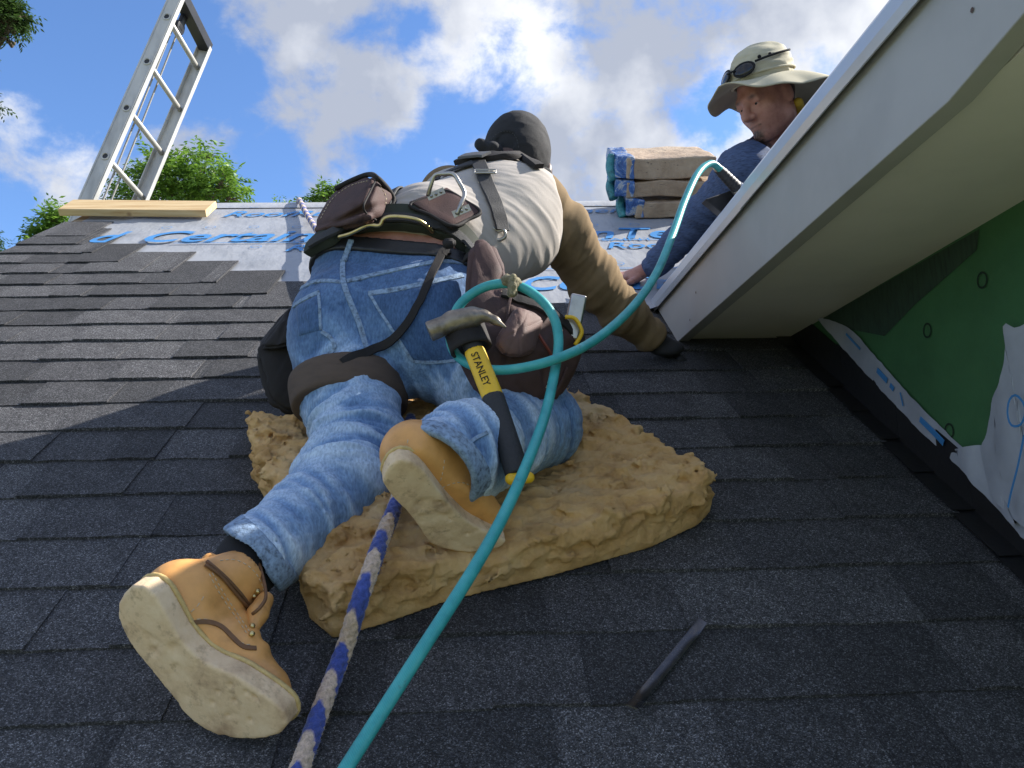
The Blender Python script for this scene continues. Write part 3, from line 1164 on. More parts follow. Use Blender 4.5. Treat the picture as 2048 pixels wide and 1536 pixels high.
M_DENIM = denim_mat()
M_SEAM = simple('denim_seam', (0.23, 0.32, 0.45), 0.9, var=0.65, scale=130, bscale=400, bump=0.5)
M_STITCH = simple('orange_stitch', (0.36, 0.27, 0.17), 0.9, var=0.4, scale=300)
M_SHIRT = simple('white_cotton_shirt', (0.44, 0.40, 0.36), 0.9, var=0.12, scale=9, bscale=320, bump=0.2, bdist=0.002, spec=0.2)
M_SLEEVE = simple('tan_cotton_sleeve', (0.215, 0.15, 0.082), 0.92, var=0.3, scale=11, bscale=320, bump=0.25, bdist=0.002, spec=0.2)
M_BOOT = simple('tan_boot_leather', (0.66, 0.325, 0.098), 0.42, var=0.36, scale=16, bscale=130, bump=0.18, bdist=0.002, spec=0.5)
M_SOCK = simple('black_sock', (0.012, 0.012, 0.013), 0.95, bscale=400)
M_RED = simple('red_sock_motif', (0.30, 0.015, 0.03), 0.9)
M_CAP = simple('black_cap_cloth', (0.016, 0.016, 0.018), 0.85, var=0.3, bscale=380, bump=0.3)
M_BLACKLEATHER = simple('black_belt_leather', (0.018, 0.018, 0.02), 0.42, var=0.3, scale=20, bscale=160, bump=0.2)
M_GLOVE = simple('black_glove', (0.02, 0.02, 0.022), 0.8)
M_BROWNNY = simple('brown_nylon', (0.075, 0.042, 0.038), 0.72, var=0.35, scale=24, bscale=420, bump=0.5, bdist=0.002, spec=0.3)
M_DARKNY = simple('dark_nylon', (0.022, 0.019, 0.019), 0.75, var=0.35, scale=20, bscale=420, bump=0.5, bdist=0.002, spec=0.3)
M_WEB = simple('black_webbing', (0.030, 0.030, 0.032), 0.7, var=0.25, scale=40, bscale=500, bump=0.6, bdist=0.002)
M_STEEL = simple('worn_steel', (0.42, 0.40, 0.36), 0.34, var=0.3, scale=30, metal=1.0, bscale=120, bump=0.1)
M_GOLD = simple('yellow_zinc_wire', (0.62, 0.50, 0.24), 0.3, var=0.2, scale=40, metal=1.0)
M_CAMO = simple('dark_green_padding', (0.030, 0.036, 0.026), 0.85, var=0.5, scale=18, bscale=300)
M_KNEE = simple('brown_elastic_strap', (0.105, 0.072, 0.052), 0.8, var=0.2, scale=30, bscale=500, bump=0.5, stretch=(1, 1, 4))


def skin_mat():
    m, nt, b = new_mat('skin')
    n = noise_n(nt, 30, 4, 0.6)
    c = ramp_n(nt, n.outputs['Fac'], [(0.3, (0.38, 0.165, 0.12)), (0.55, (0.51, 0.25, 0.19)), (0.8, (0.59, 0.32, 0.25))])
    hair = attr_n(nt, 'hair')
    c = mixc(nt, hair, c, (0.045, 0.028, 0.020))
    nt.links.new(c, b.inputs['Base Color'])
    b.inputs['Roughness'].default_value = 0.5
    b.inputs['Subsurface Weight'].default_value = 0.15
    b.inputs['Subsurface Radius'].default_value = (0.01, 0.004, 0.002)
    n2 = noise_n(nt, 300, 3, 0.6)
    bump_n(nt, b, n2.outputs['Fac'], 0.15, 0.001)
    return m


M_SKIN = skin_mat()


def sole_mat():
    m, nt, b = new_mat('crepe_sole')
    n = noise_n(nt, 22, 6, 0.65)
    c = ramp_n(nt, n.outputs['Fac'], [(0.30, (0.44, 0.29, 0.17)), (0.5, (0.70, 0.51, 0.31)), (0.72, (0.78, 0.60, 0.39))])
    n3 = noise_n(nt, 45, 5, 0.7)
    c = mixc(nt, ramp_n(nt, n3.outputs['Fac'], [(0.55, (0, 0, 0)), (0.70, (0.6, 0.6, 0.6))]), c, (0.20, 0.13, 0.075))
    nt.links.new(c, b.inputs['Base Color'])
    b.inputs['Roughness'].default_value = 0.75
    vo = noise_n(nt, 60, 5, 0.65)
    bump_n(nt, b, vo.outputs['Fac'], 0.4, 0.004)
    return m


M_SOLE = sole_mat()

worker = empty('person', RP(800, 950, 0.0))
tag(worker, 'kneeling worker in jeans, black cap and white shirt with tan sleeves', 'person')

# --- joints
hipL, hipR = P(700, 645, 1.76), P(872, 628, 1.76)
kneeL, kneeR = P(752, 872, 1.52), P(1075, 850, 1.59)
thL = [P(695, 662, 1.755), P(698, 785, 1.655), P(718, 880, 1.555)]
cfL = [P(722, 888, 1.545), P(690, 965, 1.46), P(625, 1035, 1.375), P(500, 1122, 1.215)]
thR = [P(870, 655, 1.755), P(985, 765, 1.68), P(1078, 848, 1.60)]
cfR = [P(1080, 852, 1.595), P(1005, 876, 1.46), P(930, 905, 1.33), P(862, 938, 1.24)]
ankL, ankR = P(458, 1168, 1.155), P(862, 905, 1.235)
waistC = P(790, 548, 1.82)
WN = CAMY * 0.86 - CAMZ * 0.45 + CAMX * 0.16
WN = WN / np.linalg.norm(WN)

pelvis = uni(0.05, cap(P(712, 640, 1.76), P(878, 622, 1.76), 0.120, 0.120), cap(P(726, 545, 1.825), P(872, 522, 1.825), 0.108, 0.108),
             ell(P(676, 672, 1.70), frame(CAMZ), (0.092, 0.115, 0.10)), ell(P(842, 668, 1.70), frame(CAMZ), (0.105, 0.125, 0.10)))
legA = uni(0.05, pelvis, limb(thL, [0.098, 0.084, 0.079], 0.05), limb(thR, [0.112, 0.098, 0.078], 0.05))
calf_L = limb(cfL, [0.079, 0.073, 0.065, 0.057], 0.04)
calf_R = limb(cfR, [0.076, 0.071, 0.068, 0.068], 0.04)
hemLP = P(522, 1104, 1.255); hemLn = -CAMX * 0.66 - CAMY * 0.60 + CAMZ * 0.36; hemRn = -CAMX * 0.42 - CAMY * 0.58 + CAMZ * 0.68
hollowR = cap(P(835, 958, 1.20), cfR[2] + (cfR[1] - cfR[2]) * 0.5, 0.060, 0.055)
hollowL = cap(cfL[3] + (cfL[3] - cfL[2]) * 0.3, cfL[2], 0.049, 0.056)
jeans_s = uni(0.022, cut(legA, waistC + WN * 0.004, WN), sub(cut(calf_L, hemLP, hemLn, 0.004), hollowL, 0.003), sub(cut(calf_R, P(876, 928, 1.268), hemRn, 0.004), hollowR, 0.003))


def folds(V, specs, seed=0.0):
    """ridge pattern running round limbs: specs (a, b, amp, along-frequency, reach)"""
    out = np.zeros(len(V), np.float32)
    for i, (a, b, amp, fr, reach) in enumerate(specs):
        a, b = np.asarray(a), np.asarray(b)
        ax = b - a; L = np.linalg.norm(ax); ax = ax / L
        F3 = frame(ax)
        q = V - a
        t = q @ ax
        rad = np.linalg.norm(q - t[:, None] * ax, axis=1)
        wgt = np.clip(1 - np.maximum(np.maximum(-t, t - L), 0) / 0.05, 0, 1) * np.clip(1 - np.maximum(rad - reach, 0) / 0.03, 0, 1)
        loc = np.stack([q @ F3[0] * 7.5, q @ F3[1] * 7.5, t * fr + 0.9 * (q @ F3[0]) * fr * 0.35], 1) + seed + 5.1 * i
        n = fbm(loc.astype(np.float32), 2, 0.4)
        r = 1 - np.abs(n) * 2.4
        out = np.maximum(out, 0) if False else out + amp * wgt * np.clip(r, -0.6, 1)
    return out


JF = [(cfL[0], cfL[1], 0.0085, 34, 0.11), (cfL[1], cfL[3], 0.0034, 21, 0.10), (thL[1], thL[2], 0.0050, 26, 0.11), (cfR[3], cfR[1], 0.0062, 26, 0.11), (thR[1], cfR[0], 0.0065, 34, 0.12),
      (P(690, 790, 1.65), P(720, 690, 1.68), 0.0045, 18, 0.14), (P(840, 790, 1.66), P(860, 690, 1.66), 0.0030, 14, 0.16), (cfL[3] * 1.0, cfL[2], 0.004, 44, 0.09), (cfL[0], cfL[1], 0.0045, 78, 0.11), (cfR[2], cfR[0], 0.0035, 72, 0.11), (thL[1], thL[2], 0.003, 66, 0.11), (P(840, 800, 1.66), P(930, 700, 1.66), 0.003, 50, 0.14)]


def jeans_disp(V, N):
    f = folds(V, JF)
    big = fbm((V * 13).astype(np.float32), 2) * 0.003 + 0.0016 * (1 - 2.4 * np.abs(fbm((V * np.array([38, 38, 60])).astype(np.float32), 3)))
    return V + N * (f + big)[:, None]


def jeans_wear(V):
    f = folds(V, JF) / 0.008
    hem = np.exp(-((V - hemLP) @ (hemLn / np.linalg.norm(hemLn))) ** 2 / 0.012 ** 2) * (np.linalg.norm(V - hemLP, axis=1) < 0.12)
    hem2 = np.exp(-((V - P(876, 928, 1.268)) @ (hemRn / np.linalg.norm(hemRn))) ** 2 / 0.012 ** 2) * (np.linalg.norm(V - P(876, 928, 1.268), axis=1) < 0.14)
    low = np.clip((1.66 - (V @ -CAMZ)) / 0.3, 0, 1)          # knees and shins are the most washed out
    fine = 1 - 2.4 * np.abs(fbm((V * np.array([38, 38, 60])).astype(np.float32), 3))
    return 0.345 + 0.05 * fine + 0.26 * np.clip(f, -0.6, 1.0) + 0.16 * low + 0.25 * hem + 0.25 * hem2


jeans = solid('jeans', jeans_s, 0.0041, M_DENIM, worker, 1, {'wear': jeans_wear}, jeans_disp)

# hem bands: turned-up double cloth
hb = isect(sub(grow(calf_L, 0.0065), hollowL, 0.003), isect(half(hemLP + hemLn * 0.02, hemLn), half(hemLP - hemLn / np.linalg.norm(hemLn) * 0.017, -hemLn)), 0.003)
hb.lo, hb.hi = hemLP - 0.13, hemLP + 0.13
solid('hem', hb, 0.0035, M_SEAM, worker, 1)
hb = isect(sub(grow(calf_R, 0.0062), hollowR, 0.003), isect(half(P(876, 928, 1.268) + hemRn * 0.02, hemRn), half(P(876, 928, 1.268) - hemRn / np.linalg.norm(hemRn) * 0.017, -hemRn)), 0.003)
hb.lo, hb.hi = P(876, 928, 1.268) - 0.14, P(876, 928, 1.268) + 0.14
solid('hem', hb, 0.0035, M_SEAM, worker, 1)

# leather belt as a band round the waist
def band(shape, c, n, hw, g, name, mat, parent, h=0.004, box=0.3, k=0.003, extra=None, disp=None):
    n = np.asarray(n) / np.linalg.norm(n)
    s = isect(grow(shape, g), isect(half(c + n * hw, n), half(c - n * hw, -n), k), k)
    s.lo, s.hi = np.asarray(c) - box, np.asarray(c) + box
    if extra is not None: s = extra(s)
    return solid(name, s, h, mat, parent, 1, disp=disp)


band(pelvis, waistC - WN * 0.012, WN, 0.018, 0.0085, 'leather_belt', M_BLACKLEATHER, worker)
# knee-pad strap round the left thigh, three ribs
thn = -CAMY * 0.86 + CAMZ * 0.46 + CAMX * 0.10; thn = thn / np.linalg.norm(thn)
sc_ = P(696, 790, 1.655)
lg = uni(0.05, pelvis, limb(thL, [0.098, 0.084, 0.079], 0.05))
leg_ball = lambda s: isect(s, ell(sc_, np.eye(3), (0.120, 0.120, 0.120)), 0.004)
band(lg, sc_, thn, 0.034, 0.0195, 'knee_strap', M_KNEE, worker, 0.004, 0.13, extra=leg_ball)
for o_ in (-0.012, 0.013):
    band(lg, sc_ + thn * o_, thn, 0.0014, 0.0212, 'strap_stitching', M_DARKNY, worker, 0.0022, 0.13, extra=leg_ball)

# --- torso
spA, spB = P(835, 500, 1.86), P(985, 432, 2.01)
latv = P(1085, 415, 2.02) - P(890, 372, 2.12)
bkn = np.cross(latv, spB - spA); bkn = bkn / np.linalg.norm(bkn)
if bkn @ CAMZ < 0: bkn = -bkn
torso = uni(0.05, cap(spA, spB, 0.135, 0.168, 0.74, bkn), cap(P(800, 540, 1.83), P(860, 480, 1.88), 0.115, 0.125),
            cap(P(905, 405, 2.09), P(1055, 412, 2.03), 0.080, 0.088), cap(P(985, 500, 1.92), P(1048, 492, 1.98), 0.085, 0.075))
neckb = cap(P(1000, 372, 2.10), P(1035, 318, 2.19), 0.062, 0.060)
shirt_s = uni(0.03, torso, cap(P(1000, 375, 2.09), P(1016, 350, 2.13), 0.066, 0.058))
shR, elR, wrR = P(1082, 415, 2.04), P(1186, 560, 2.13), P(1300, 672, 2.235)
slR = limb([P(1062, 408, 2.03), P(1120, 462, 2.06), elR, P(1245, 625, 2.18), wrR], [0.082, 0.067, 0.056, 0.050, 0.042], 0.03)
shirt_s = cut(shirt_s, waistC + WN * 0.035, -WN)
shirt_c = sub(shirt_s, cap(P(1130, 400, 2.02), P(1150, 520, 2.05), 0.05, 0.05), 0.02)


def shirt_disp(V, N):
    ax = (spB - spA) / np.linalg.norm(spB - spA)
    F3 = frame(ax, latv)
    q = V - spA
    # drag lines sweep from the waist up to the right shoulder
    d = 0.75 * F3[0] + 0.55 * ax; d = d / np.linalg.norm(d)
    e = np.cross(bkn, d)
    wp = fbm((V * 8 + 1.5).astype(np.float32), 2) * 0.035
    msk = np.clip(0.45 + 1.3 * fbm((V * 7 + 8).astype(np.float32), 2), 0.05, 1.2)
    loc = np.stack([q @ d * 5.5, (q @ e + wp) * 34, q @ bkn * 4], 1).astype(np.float32)
    r = 1 - 2.2 * np.abs(fbm(loc + 2.2, 3, 0.45))
    loc2 = np.stack([q @ d * 9, q @ e * 60, q @ bkn * 9], 1).astype(np.float32)
    r2 = 1 - 2.2 * np.abs(fbm(loc2 + 7.7, 2, 0.45))
    return V + N * (0.0034 * msk * np.clip(r, -0.5, 1) + 0.0010 * r2 + 0.004 * fbm((V * 9).astype(np.float32), 2))[:, None]


solid('shirt', shirt_c, 0.0045, M_SHIRT, worker, 1, disp=shirt_disp)
SLF = [(P(1062, 408, 2.03), elR, 0.0045, 19, 0.12), (elR, wrR, 0.0050, 27, 0.10), (P(1120, 462, 2.06), P(1245, 625, 2.18), 0.003, 52, 0.10)]
sl_s = cut(slR, wrR + (wrR - elR) * 0.06, wrR - elR)
solid('sleeve', grow(sl_s, 0.003), 0.0045, M_SLEEVE, worker, 1, disp=lambda V, N: V + N * folds(V, SLF, 3.3)[:, None])
# far arm reaches up the roof, mostly behind the torso
lsh, lel, lha = P(900, 395, 2.11), P(905, 470, 2.30), UVW(0.03, 2.52, 0.045)
lel = (lsh + lha) / 2 + NRM * 0.06
sl2 = limb([lsh, lel, lha], [0.080, 0.062, 0.046], 0.03)
solid('sleeve', sl2, 0.006, M_SLEEVE, worker, 1)

# --- body under the clothes: one continuous figure
headc = P(1034, 306, 2.215)
hax = frame(P(1045, 200, 2.28) - headc, CAMX)
def fingers(palm, dirf, side, nrm, L=0.075, r=0.0088, curl=0.35, thumb=1):
    """five finger chains leaving a palm"""
    dirf, side, nrm = [np.asarray(x) / np.linalg.norm(x) for x in (dirf, side, nrm)]
    out = []
    for i, (o_, l) in enumerate(((-0.030, 0.86), (-0.010, 1.0), (0.011, 0.95), (0.030, 0.74))):
        a = palm + side * o_ + dirf * 0.035
        d1 = dirf + side * o_ * 3.0 + nrm * 0.05
        d2 = dirf + side * o_ * 3.0 - nrm * curl
        d3 = dirf + side * o_ * 2.0 - nrm * curl * 2.2
        p1 = a + d1 / np.linalg.norm(d1) * L * l * 0.45
        p2 = p1 + d2 / np.linalg.norm(d2) * L * l * 0.32
        p3 = p2 + d3 / np.linalg.norm(d3) * L * l * 0.25
        out.append(limb([a, p1, p2, p3], [r * 1.08, r, r * 0.95, r * 0.8], 0.004))
    a = palm - side * 0.034 * thumb - dirf * 0.012
    p1 = a + (-side * thumb * 0.75 + dirf * 0.75) * 0.036
    p2 = p1 + (-side * thumb * 0.25 + dirf * 1.0 - nrm * 0.2) * 0.030
    out.append(limb([a, p1, p2], [r * 1.35, r * 1.15, r * 0.9], 0.006))
    return out


hndR = P(1332, 695, 2.255)
dR = (wrR - elR) / np.linalg.norm(wrR - elR)
palmR = uni(0.01, ell(hndR, frame(NRM, dR), (0.05, 0.043, 0.02)), cap(wrR, hndR, 0.032, 0.027))
handR = uni(0.006, palmR, *fingers(hndR + dR * 0.004, 0.8 * dR + 0.35 * CAMX - 0.2 * NRM, np.cross(NRM, dR), NRM, 0.07, 0.0098, 0.5, -1))
solid('glove', cut(handR, wrR + dR * -0.01, -dR), 0.0035, M_GLOVE, worker, 1)
body_s = uni(0.02, grow(torso, -0.012), grow(pelvis, -0.010), neckb,
             ell(headc + hax[2] * 0.0, hax, (0.074, 0.094, 0.098)), ell(headc - hax[2] * 0.05 + hax[1] * 0.02, hax, (0.058, 0.075, 0.07)),
             limb([shR, elR, wrR, hndR], [0.058, 0.043, 0.030, 0.022], 0.02), limb([lsh, lel, lha], [0.058, 0.043, 0.03], 0.02),
             limb([thL[0], thL[2], cfL[1], cfL[3], ankL], [0.085, 0.060, 0.052, 0.034, 0.026], 0.03), limb([thR[0], kneeR, cfR[1], P(885, 940, 1.28)], [0.090, 0.055, 0.050, 0.032], 0.03),
             ell(P(1096, 345, 2.19), hax, (0.012, 0.02, 0.03)))
lhn = uni(0.008, ell(lha, frame(NRM, UPV), (0.04, 0.045, 0.018)), *fingers(lha, UPV, np.array([1.0, 0, 0]), NRM, 0.075, 0.009, 0.2))
body_s = uni(0.012, body_s, lhn)
solid('body', body_s, 0.007, M_SKIN, worker, 1, {'hair': lambda V: np.clip(((V - headc) @ hax[2] + 0.10) / 0.02, 0, 1) * (np.linalg.norm(V - headc, axis=1) < 0.16) * 0.9})

# --- cap worn with the strap opening towards us
crown = ell(headc + hax[2] * 0.012, hax, (0.086, 0.100, 0.095))
crown = uni(0.03, crown, ell(headc - hax[2] * 0.035 - hax[1] * 0.004, hax, (0.083, 0.094, 0.075)))
crown = cut(crown, headc - hax[2] * 0.088, -hax[2], 0.006)
opening = cap(P(1004, 300, 2.118), P(1012, 284, 2.118), 0.030, 0.028)
core_ = grow(crown, -0.005)
inset = isect(opening, Sh(lambda Q: -core_.f(Q), opening.lo, opening.hi), 0.001)
crown_s = sub(sub(crown, grow(crown, -0.010), 0.003), inset, 0.002)
solid('cap', crown_s, 0.0035, M_CAP, worker, 1, disp=lambda V, N: V + N * (0.0032 * (1 - 2.2 * np.abs(fbm((V * np.array([13, 13, 17])).astype(np.float32), 3))))[:, None])
# forehead scarf knot tied below the opening, and its band
solid('head_scarf', uni(0.006, cap(P(962, 290, 2.10), P(985, 305, 2.11), 0.017, 0.020), cap(P(985, 300, 2.10), P(1000, 308, 2.115), 0.022, 0.015), cap(P(980, 315, 2.11), P(1040, 338, 2.12), 0.013, 0.016),
                        cap(P(1040, 338, 2.12), P(1092, 345, 2.17), 0.016, 0.012), cap(P(990, 322, 2.125), P(1062, 336, 2.14), 0.026, 0.026)), 0.0035, M_CAP, worker, 1, disp=lambda V, N: V + N * (0.004 * fbm((V * 55).astype(np.float32), 2))[:, None])

# --- boots: sole outlines lie in each sole's own plane
def boot(name, outline_px, C, Nn, thick, upper, parts_fn):
    root = worker
    Nn = Nn / np.linalg.norm(Nn)
    pl = []
    for (a, b) in outline_px:
        r = wray(a, b); pl.append(r * float((C @ Nn) / (r @ Nn)))
    pl = resample(np.array(pl + pl[:1]), n=36)[:-1]
    F3 = frame(Nn, pl[18] - pl[0])
    poly = np.stack([(pl - C) @ F3[0], (pl - C) @ F3[1]], 1)
    def uvp(a, b):
        r = wray(a, b); q = r * float((C @ Nn) / (r @ Nn)) - C
        return float(q @ F3[0]), float(q @ F3[1])
    TREAD = uvp(*upper); holes = [uvp(*h) for h in parts_fn]
    def f(Q):
        q = Q - C.astype(np.float32)
        uv = np.stack([q @ F3[0], q @ F3[1]], 1).astype(np.float32)
        z = q @ F3[2]
        d2 = polysdf(uv, poly) + 0.003
        qq = np.stack([d2, np.abs(z + thick / 2) - thick / 2 + 0.003], 1)
        d = np.linalg.norm(np.maximum(qq, 0), axis=1) + np.minimum(qq.max(1), 0) - 0.003
        pits = fbm(np.stack([uv[:, 0] * 55, uv[:, 1] * 55, uv[:, 0] * 0], 1).astype(np.float32) + 4, 2)
        tread = np.clip(1 - ((uv[:, 0] - TREAD[0]) / 0.045) ** 2 - ((uv[:, 1] - TREAD[1]) / 0.03) ** 2, 0, 1)
        for (hu_, hv_) in holes:
            d = d + 0.004 * np.clip(1 - ((uv[:, 0] - hu_) ** 2 + (uv[:, 1] - hv_) ** 2) / 0.0042 ** 2, 0, 1) * (z > -0.012)
        return d + (0.004 * np.clip(pits - 0.40, 0, 1) + 0.011 * tread * np.clip(pits + 0.05, 0, 1)) * (z > -0.012)
    s = Sh(f, pl.min(0) - 0.03, pl.max(0) + 0.03)
    sole = solid('boot_sole', s, 0.0026, M_SOLE, worker, 1)
    welt = Sh(lambda Q: 0, pl.min(0) - 0.05, pl.max(0) + 0.05)
    # yellow welt line where upper meets sole
    wp = pl - Nn * thick * 1.02
    cen = wp.mean(0)
    tube('boot_welt', [cen + (p - cen) * 0.985 for p in wp], 0.0035, M_WELT, worker, n=80, sides=6, closed=True)
    return C, Nn, F3, poly


M_WELT = simple('yellow_boot_welt', (0.56, 0.40, 0.16), 0.6, var=0.3, scale=120)
NL = CAMZ * 0.93 + (-0.74 * CAMX - 0.67 * CAMY) * 0.35
NL = NL / np.linalg.norm(NL)
outL = [(262, 1172), (240, 1196), (234, 1222), (240, 1250), (265, 1297), (306, 1347), (344, 1397), (374, 1434), (414, 1463), (455, 1477), (517, 1479), (555, 1471), (574, 1450), (568, 1425), (540, 1399), (505, 1375), (465, 1350), (420, 1331), (385, 1307), (354, 1270), (333, 1232), (310, 1192), (288, 1173)]
SL = P(405, 1325, 1.01)
boot('boot', outL, SL, NL, 0.030, (335, 1318), [(435, 1384), (462, 1371), (425, 1406), (468, 1401), (492, 1385), (512, 1398), (505, 1392), (455, 1432), (500, 1440)])
upL = -NL
base = SL + upL * 0.034
def onsole(px, py, hgt, C=SL, Nn=NL):
    r = wray(px, py); q = r * float((C @ Nn) / (r @ Nn)); return q - Nn * hgt
upper = uni(0.028, cap(onsole(282, 1222, 0.060), onsole(305, 1262, 0.058), 0.033, 0.035), cap(onsole(305, 1262, 0.060), onsole(395, 1362, 0.055), 0.035, 0.033), cap(onsole(395, 1362, 0.055), onsole(490, 1425, 0.048), 0.037, 0.034, 0.8, NL),
            cap(onsole(302, 1245, 0.085), P(478, 1160, 1.165), 0.037, 0.043), cap(P(420, 1215, 1.135), onsole(425, 1375, 0.066), 0.036, 0.030))
upper = cut(upper, SL + upL * 0.026, NL, 0.006)
topn = P(505, 1140, 1.19) - P(400, 1210, 1.11)
upper = cut(upper, P(490, 1153, 1.175), topn, 0.005)
hollow = cap(P(458, 1174, 1.15), P(540, 1115, 1.215), 0.037, 0.039)
upper = sub(upper, hollow, 0.004)
def boot_disp(V, N):
    a = fbm((V * 30).astype(np.float32), 3) * 0.0016
    cr = V - P(470, 1290, 1.10)
    d = P(560, 1380, 1.10) - P(440, 1230, 1.11); d = d / np.linalg.norm(d)
    w = np.exp(-np.linalg.norm(cr, axis=1) ** 2 / 0.05 ** 2)
    return V + N * (a + 0.003 * w * np.sin((cr @ d) * 260))[:, None]
solid('boot_upper', upper, 0.0032, M_BOOT, worker, 1, disp=boot_disp)
NR_ = np.cross(P(985, 1078, 1.275) - P(810, 945, 1.165), CAMX * 0.66 + CAMY * 0.62 + CAMZ * 0.30)
if NR_ @ CAMZ < 0: NR_ = -NR_
NR_ = NR_ / np.linalg.norm(NR_)
SR = P(895, 1010, 1.22)
outR = [(765, 965), (775, 937), (798, 920), (826, 925), (850, 945), (875, 978), (905, 1014), (940, 1046), (978, 1066), (1012, 1082), (1008, 1092), (985, 1100), (930, 1106), (880, 1096), (858, 1085), (840, 1058), (815, 1025), (785, 995)]
boot('boot', outR, SR, NR_, 0.028, (860, 1030), [(900, 1040), (935, 1068), (880, 1005)])
def onR(px, py, h): return onsole(px, py, h, SR, NR_)
upR = uni(0.028, cap(onR(818, 950, 0.052), onR(838, 975, 0.055), 0.031, 0.038), cap(onR(835, 975, 0.058), onR(910, 1035, 0.052), 0.040, 0.038), cap(onR(910, 1035, 0.05), onR(975, 1078, 0.045), 0.040, 0.034),
          cap(onR(838, 960, 0.070), P(930, 905, 1.335), 0.042, 0.054), cap(P(905, 930, 1.30), onR(945, 1050, 0.062), 0.036, 0.030))
upR = cut(upR, SR - NR_ * 0.024, NR_, 0.006)
solid('boot_upper', upR, 0.0034, M_BOOT, worker, 1, disp=lambda V, N: V + N * (fbm((V * 30).astype(np.float32), 3) * 0.0018)[:, None])
# sock at the left ankle
solid('sock', limb([P(462, 1170, 1.16), P(488, 1140, 1.20), P(500, 1122, 1.222), cfL[2]], [0.036, 0.041, 0.044, 0.050], 0.02), 0.004, M_SOCK, worker, 1)
# --- stitched details that lie on the jeans
BJ = bvh_of('jeans')


def strap(name, pxs, width, thick, mat, parent, bvh, off=0.0, default=1.75, step=0.006, smooth=3, sub_px=5.0):
    pts, ns = onsurf(bvh, pxs, default=default, off=off + thick * 0.5, smooth=smooth)
    V, F = ribbon_data(pts, ns, width if not hasattr(width, '__len__') else np.interp(np.linspace(0, 1, len(pts)), np.linspace(0, 1, len(width)), width), thick)
    return mesh(name, V, F, mat, parent, 'sharp')


for pxs, w in [([(686, 520), (686, 560), (699, 600), (719, 649), (732, 693), (748, 725), (775, 765)], 0.011),
               ([(603, 577), (626, 565), (655, 562), (682, 565)], 0.010), ([(694, 563), (766, 546), (832, 532), (880, 523), (930, 527)], 0.011),
               ([(737, 588), (800, 578), (870, 563), (925, 551)], 0.012), ([(739, 588), (762, 625), (795, 675), (825, 722)], 0.006), ([(825, 722), (860, 725), (915, 721)], 0.006),
               ([(588, 612), (612, 597), (639, 585)], 0.011), ([(638, 586), (640, 620), (642, 660)], 0.006),
               ([(644, 663), (664, 678), (669, 699), (645, 716), (613, 739), (600, 760)], 0.008),
               ([(975, 865), (945, 880), (928, 897), (918, 925)], 0.006), ([(791, 880), (800, 905), (803, 935)], 0.006)]:
    strap('seam', pxs, w, 0.0028, M_SEAM, jeans, BJ, 0.0, 1.65)


def patch(name, c4, mat, parent, bvh, off, n=16, default=1.7, wear=0.40, bulge=0.0):
    """piece of cloth laid on a surface between four photograph corners"""
    c4 = np.array(c4, float); V, F = [], []
    for j in range(n + 1):
        for i in range(n + 1):
            s, t = i / n, j / n
            p = (c4[0] * (1 - s) + c4[1] * s) * (1 - t) + (c4[3] * (1 - s) + c4[2] * s) * t
            q, nn = hit(bvh, p[0], p[1], default)
            e = min(s, 1 - s, t, 1 - t)
            V.append(q + nn * (off * min(1, e * 12 + 0.15) + bulge * 16 * s * (1 - s) * t * (1 - t)))
    for j in range(n):
        for i in range(n):
            a = j * (n + 1) + i; F.append((a, a + 1, a + n + 2, a + n + 1))
    o = mesh(name, V, F, mat, parent, True)
    at = o.data.attributes.new('wear', 'FLOAT', 'POINT'); at.data.foreach_set('value', [wear] * len(V))
    return o


patch('pocket', [(739, 590), (924, 554), (914, 720), (826, 721)], M_DENIM, jeans, BJ, 0.0035, wear=0.30)
patch('pocket', [(592, 613), (637, 588), (641, 660), (598, 672)], M_DENIM, jeans, BJ, 0.0035, wear=0.33)
strap('belt_loop', [(703, 482), (696, 500), (688, 525)], 0.012, 0.004, M_SEAM, jeans, bvh_of('jeans', 'leather_belt'), 0.001, 1.7)
# red figure on the sock
BS = bvh_of('sock')
for pxs in ([(545, 1128), (552, 1140), (550, 1158)], [(552, 1140), (562, 1136), (558, 1150), (564, 1162)]):
    strap('sock_motif', pxs, 0.007, 0.001, M_RED, bpy.data.objects['sock'], BS, 0.0005, 1.25)
# boot stitching, laces, eyelets, pull tab
# cap strap across the foot of the opening
BC = bvh_of('cap')
strap('cap_strap', [(972, 316), (995, 322), (1020, 324), (1046, 322)], 0.016, 0.003, M_BLACKLEATHER, bpy.data.objects['cap'], BC, 0.001, 2.12)
stitches_later = [(978, 300), (985, 275), (1008, 262), (1030, 270), (1038, 298)]
BB = bvh_of('boot_upper')
BUP = bpy.data.objects['boot_upper']
M_THREAD = simple('pale_thread', (0.62, 0.50, 0.34), 0.8, var=0.3, scale=300)
M_LACE = simple('brown_leather_lace', (0.16, 0.075, 0.03), 0.6, var=0.3, scale=60)


def stitches(pxs, bvh, parent, mat, default=1.2, ln=0.0045, gap=0.0035, r=0.0007, name='stitching'):
    pts, ns = onsurf(bvh, pxs, default=default, off=0.0006)
    p = resample(pts, step=ln + gap)
    parts = []
    for i in range(len(p) - 1):
        d = p[i + 1] - p[i]
        q = p[i] + d * (ln / (ln + gap))
        V, F, _ = tube_data([p[i], (p[i] + q) / 2, q], r, 4)
        parts.append((V, F))
    V, F = join_data(parts)
    return mesh(name, V, F, mat, parent, True)


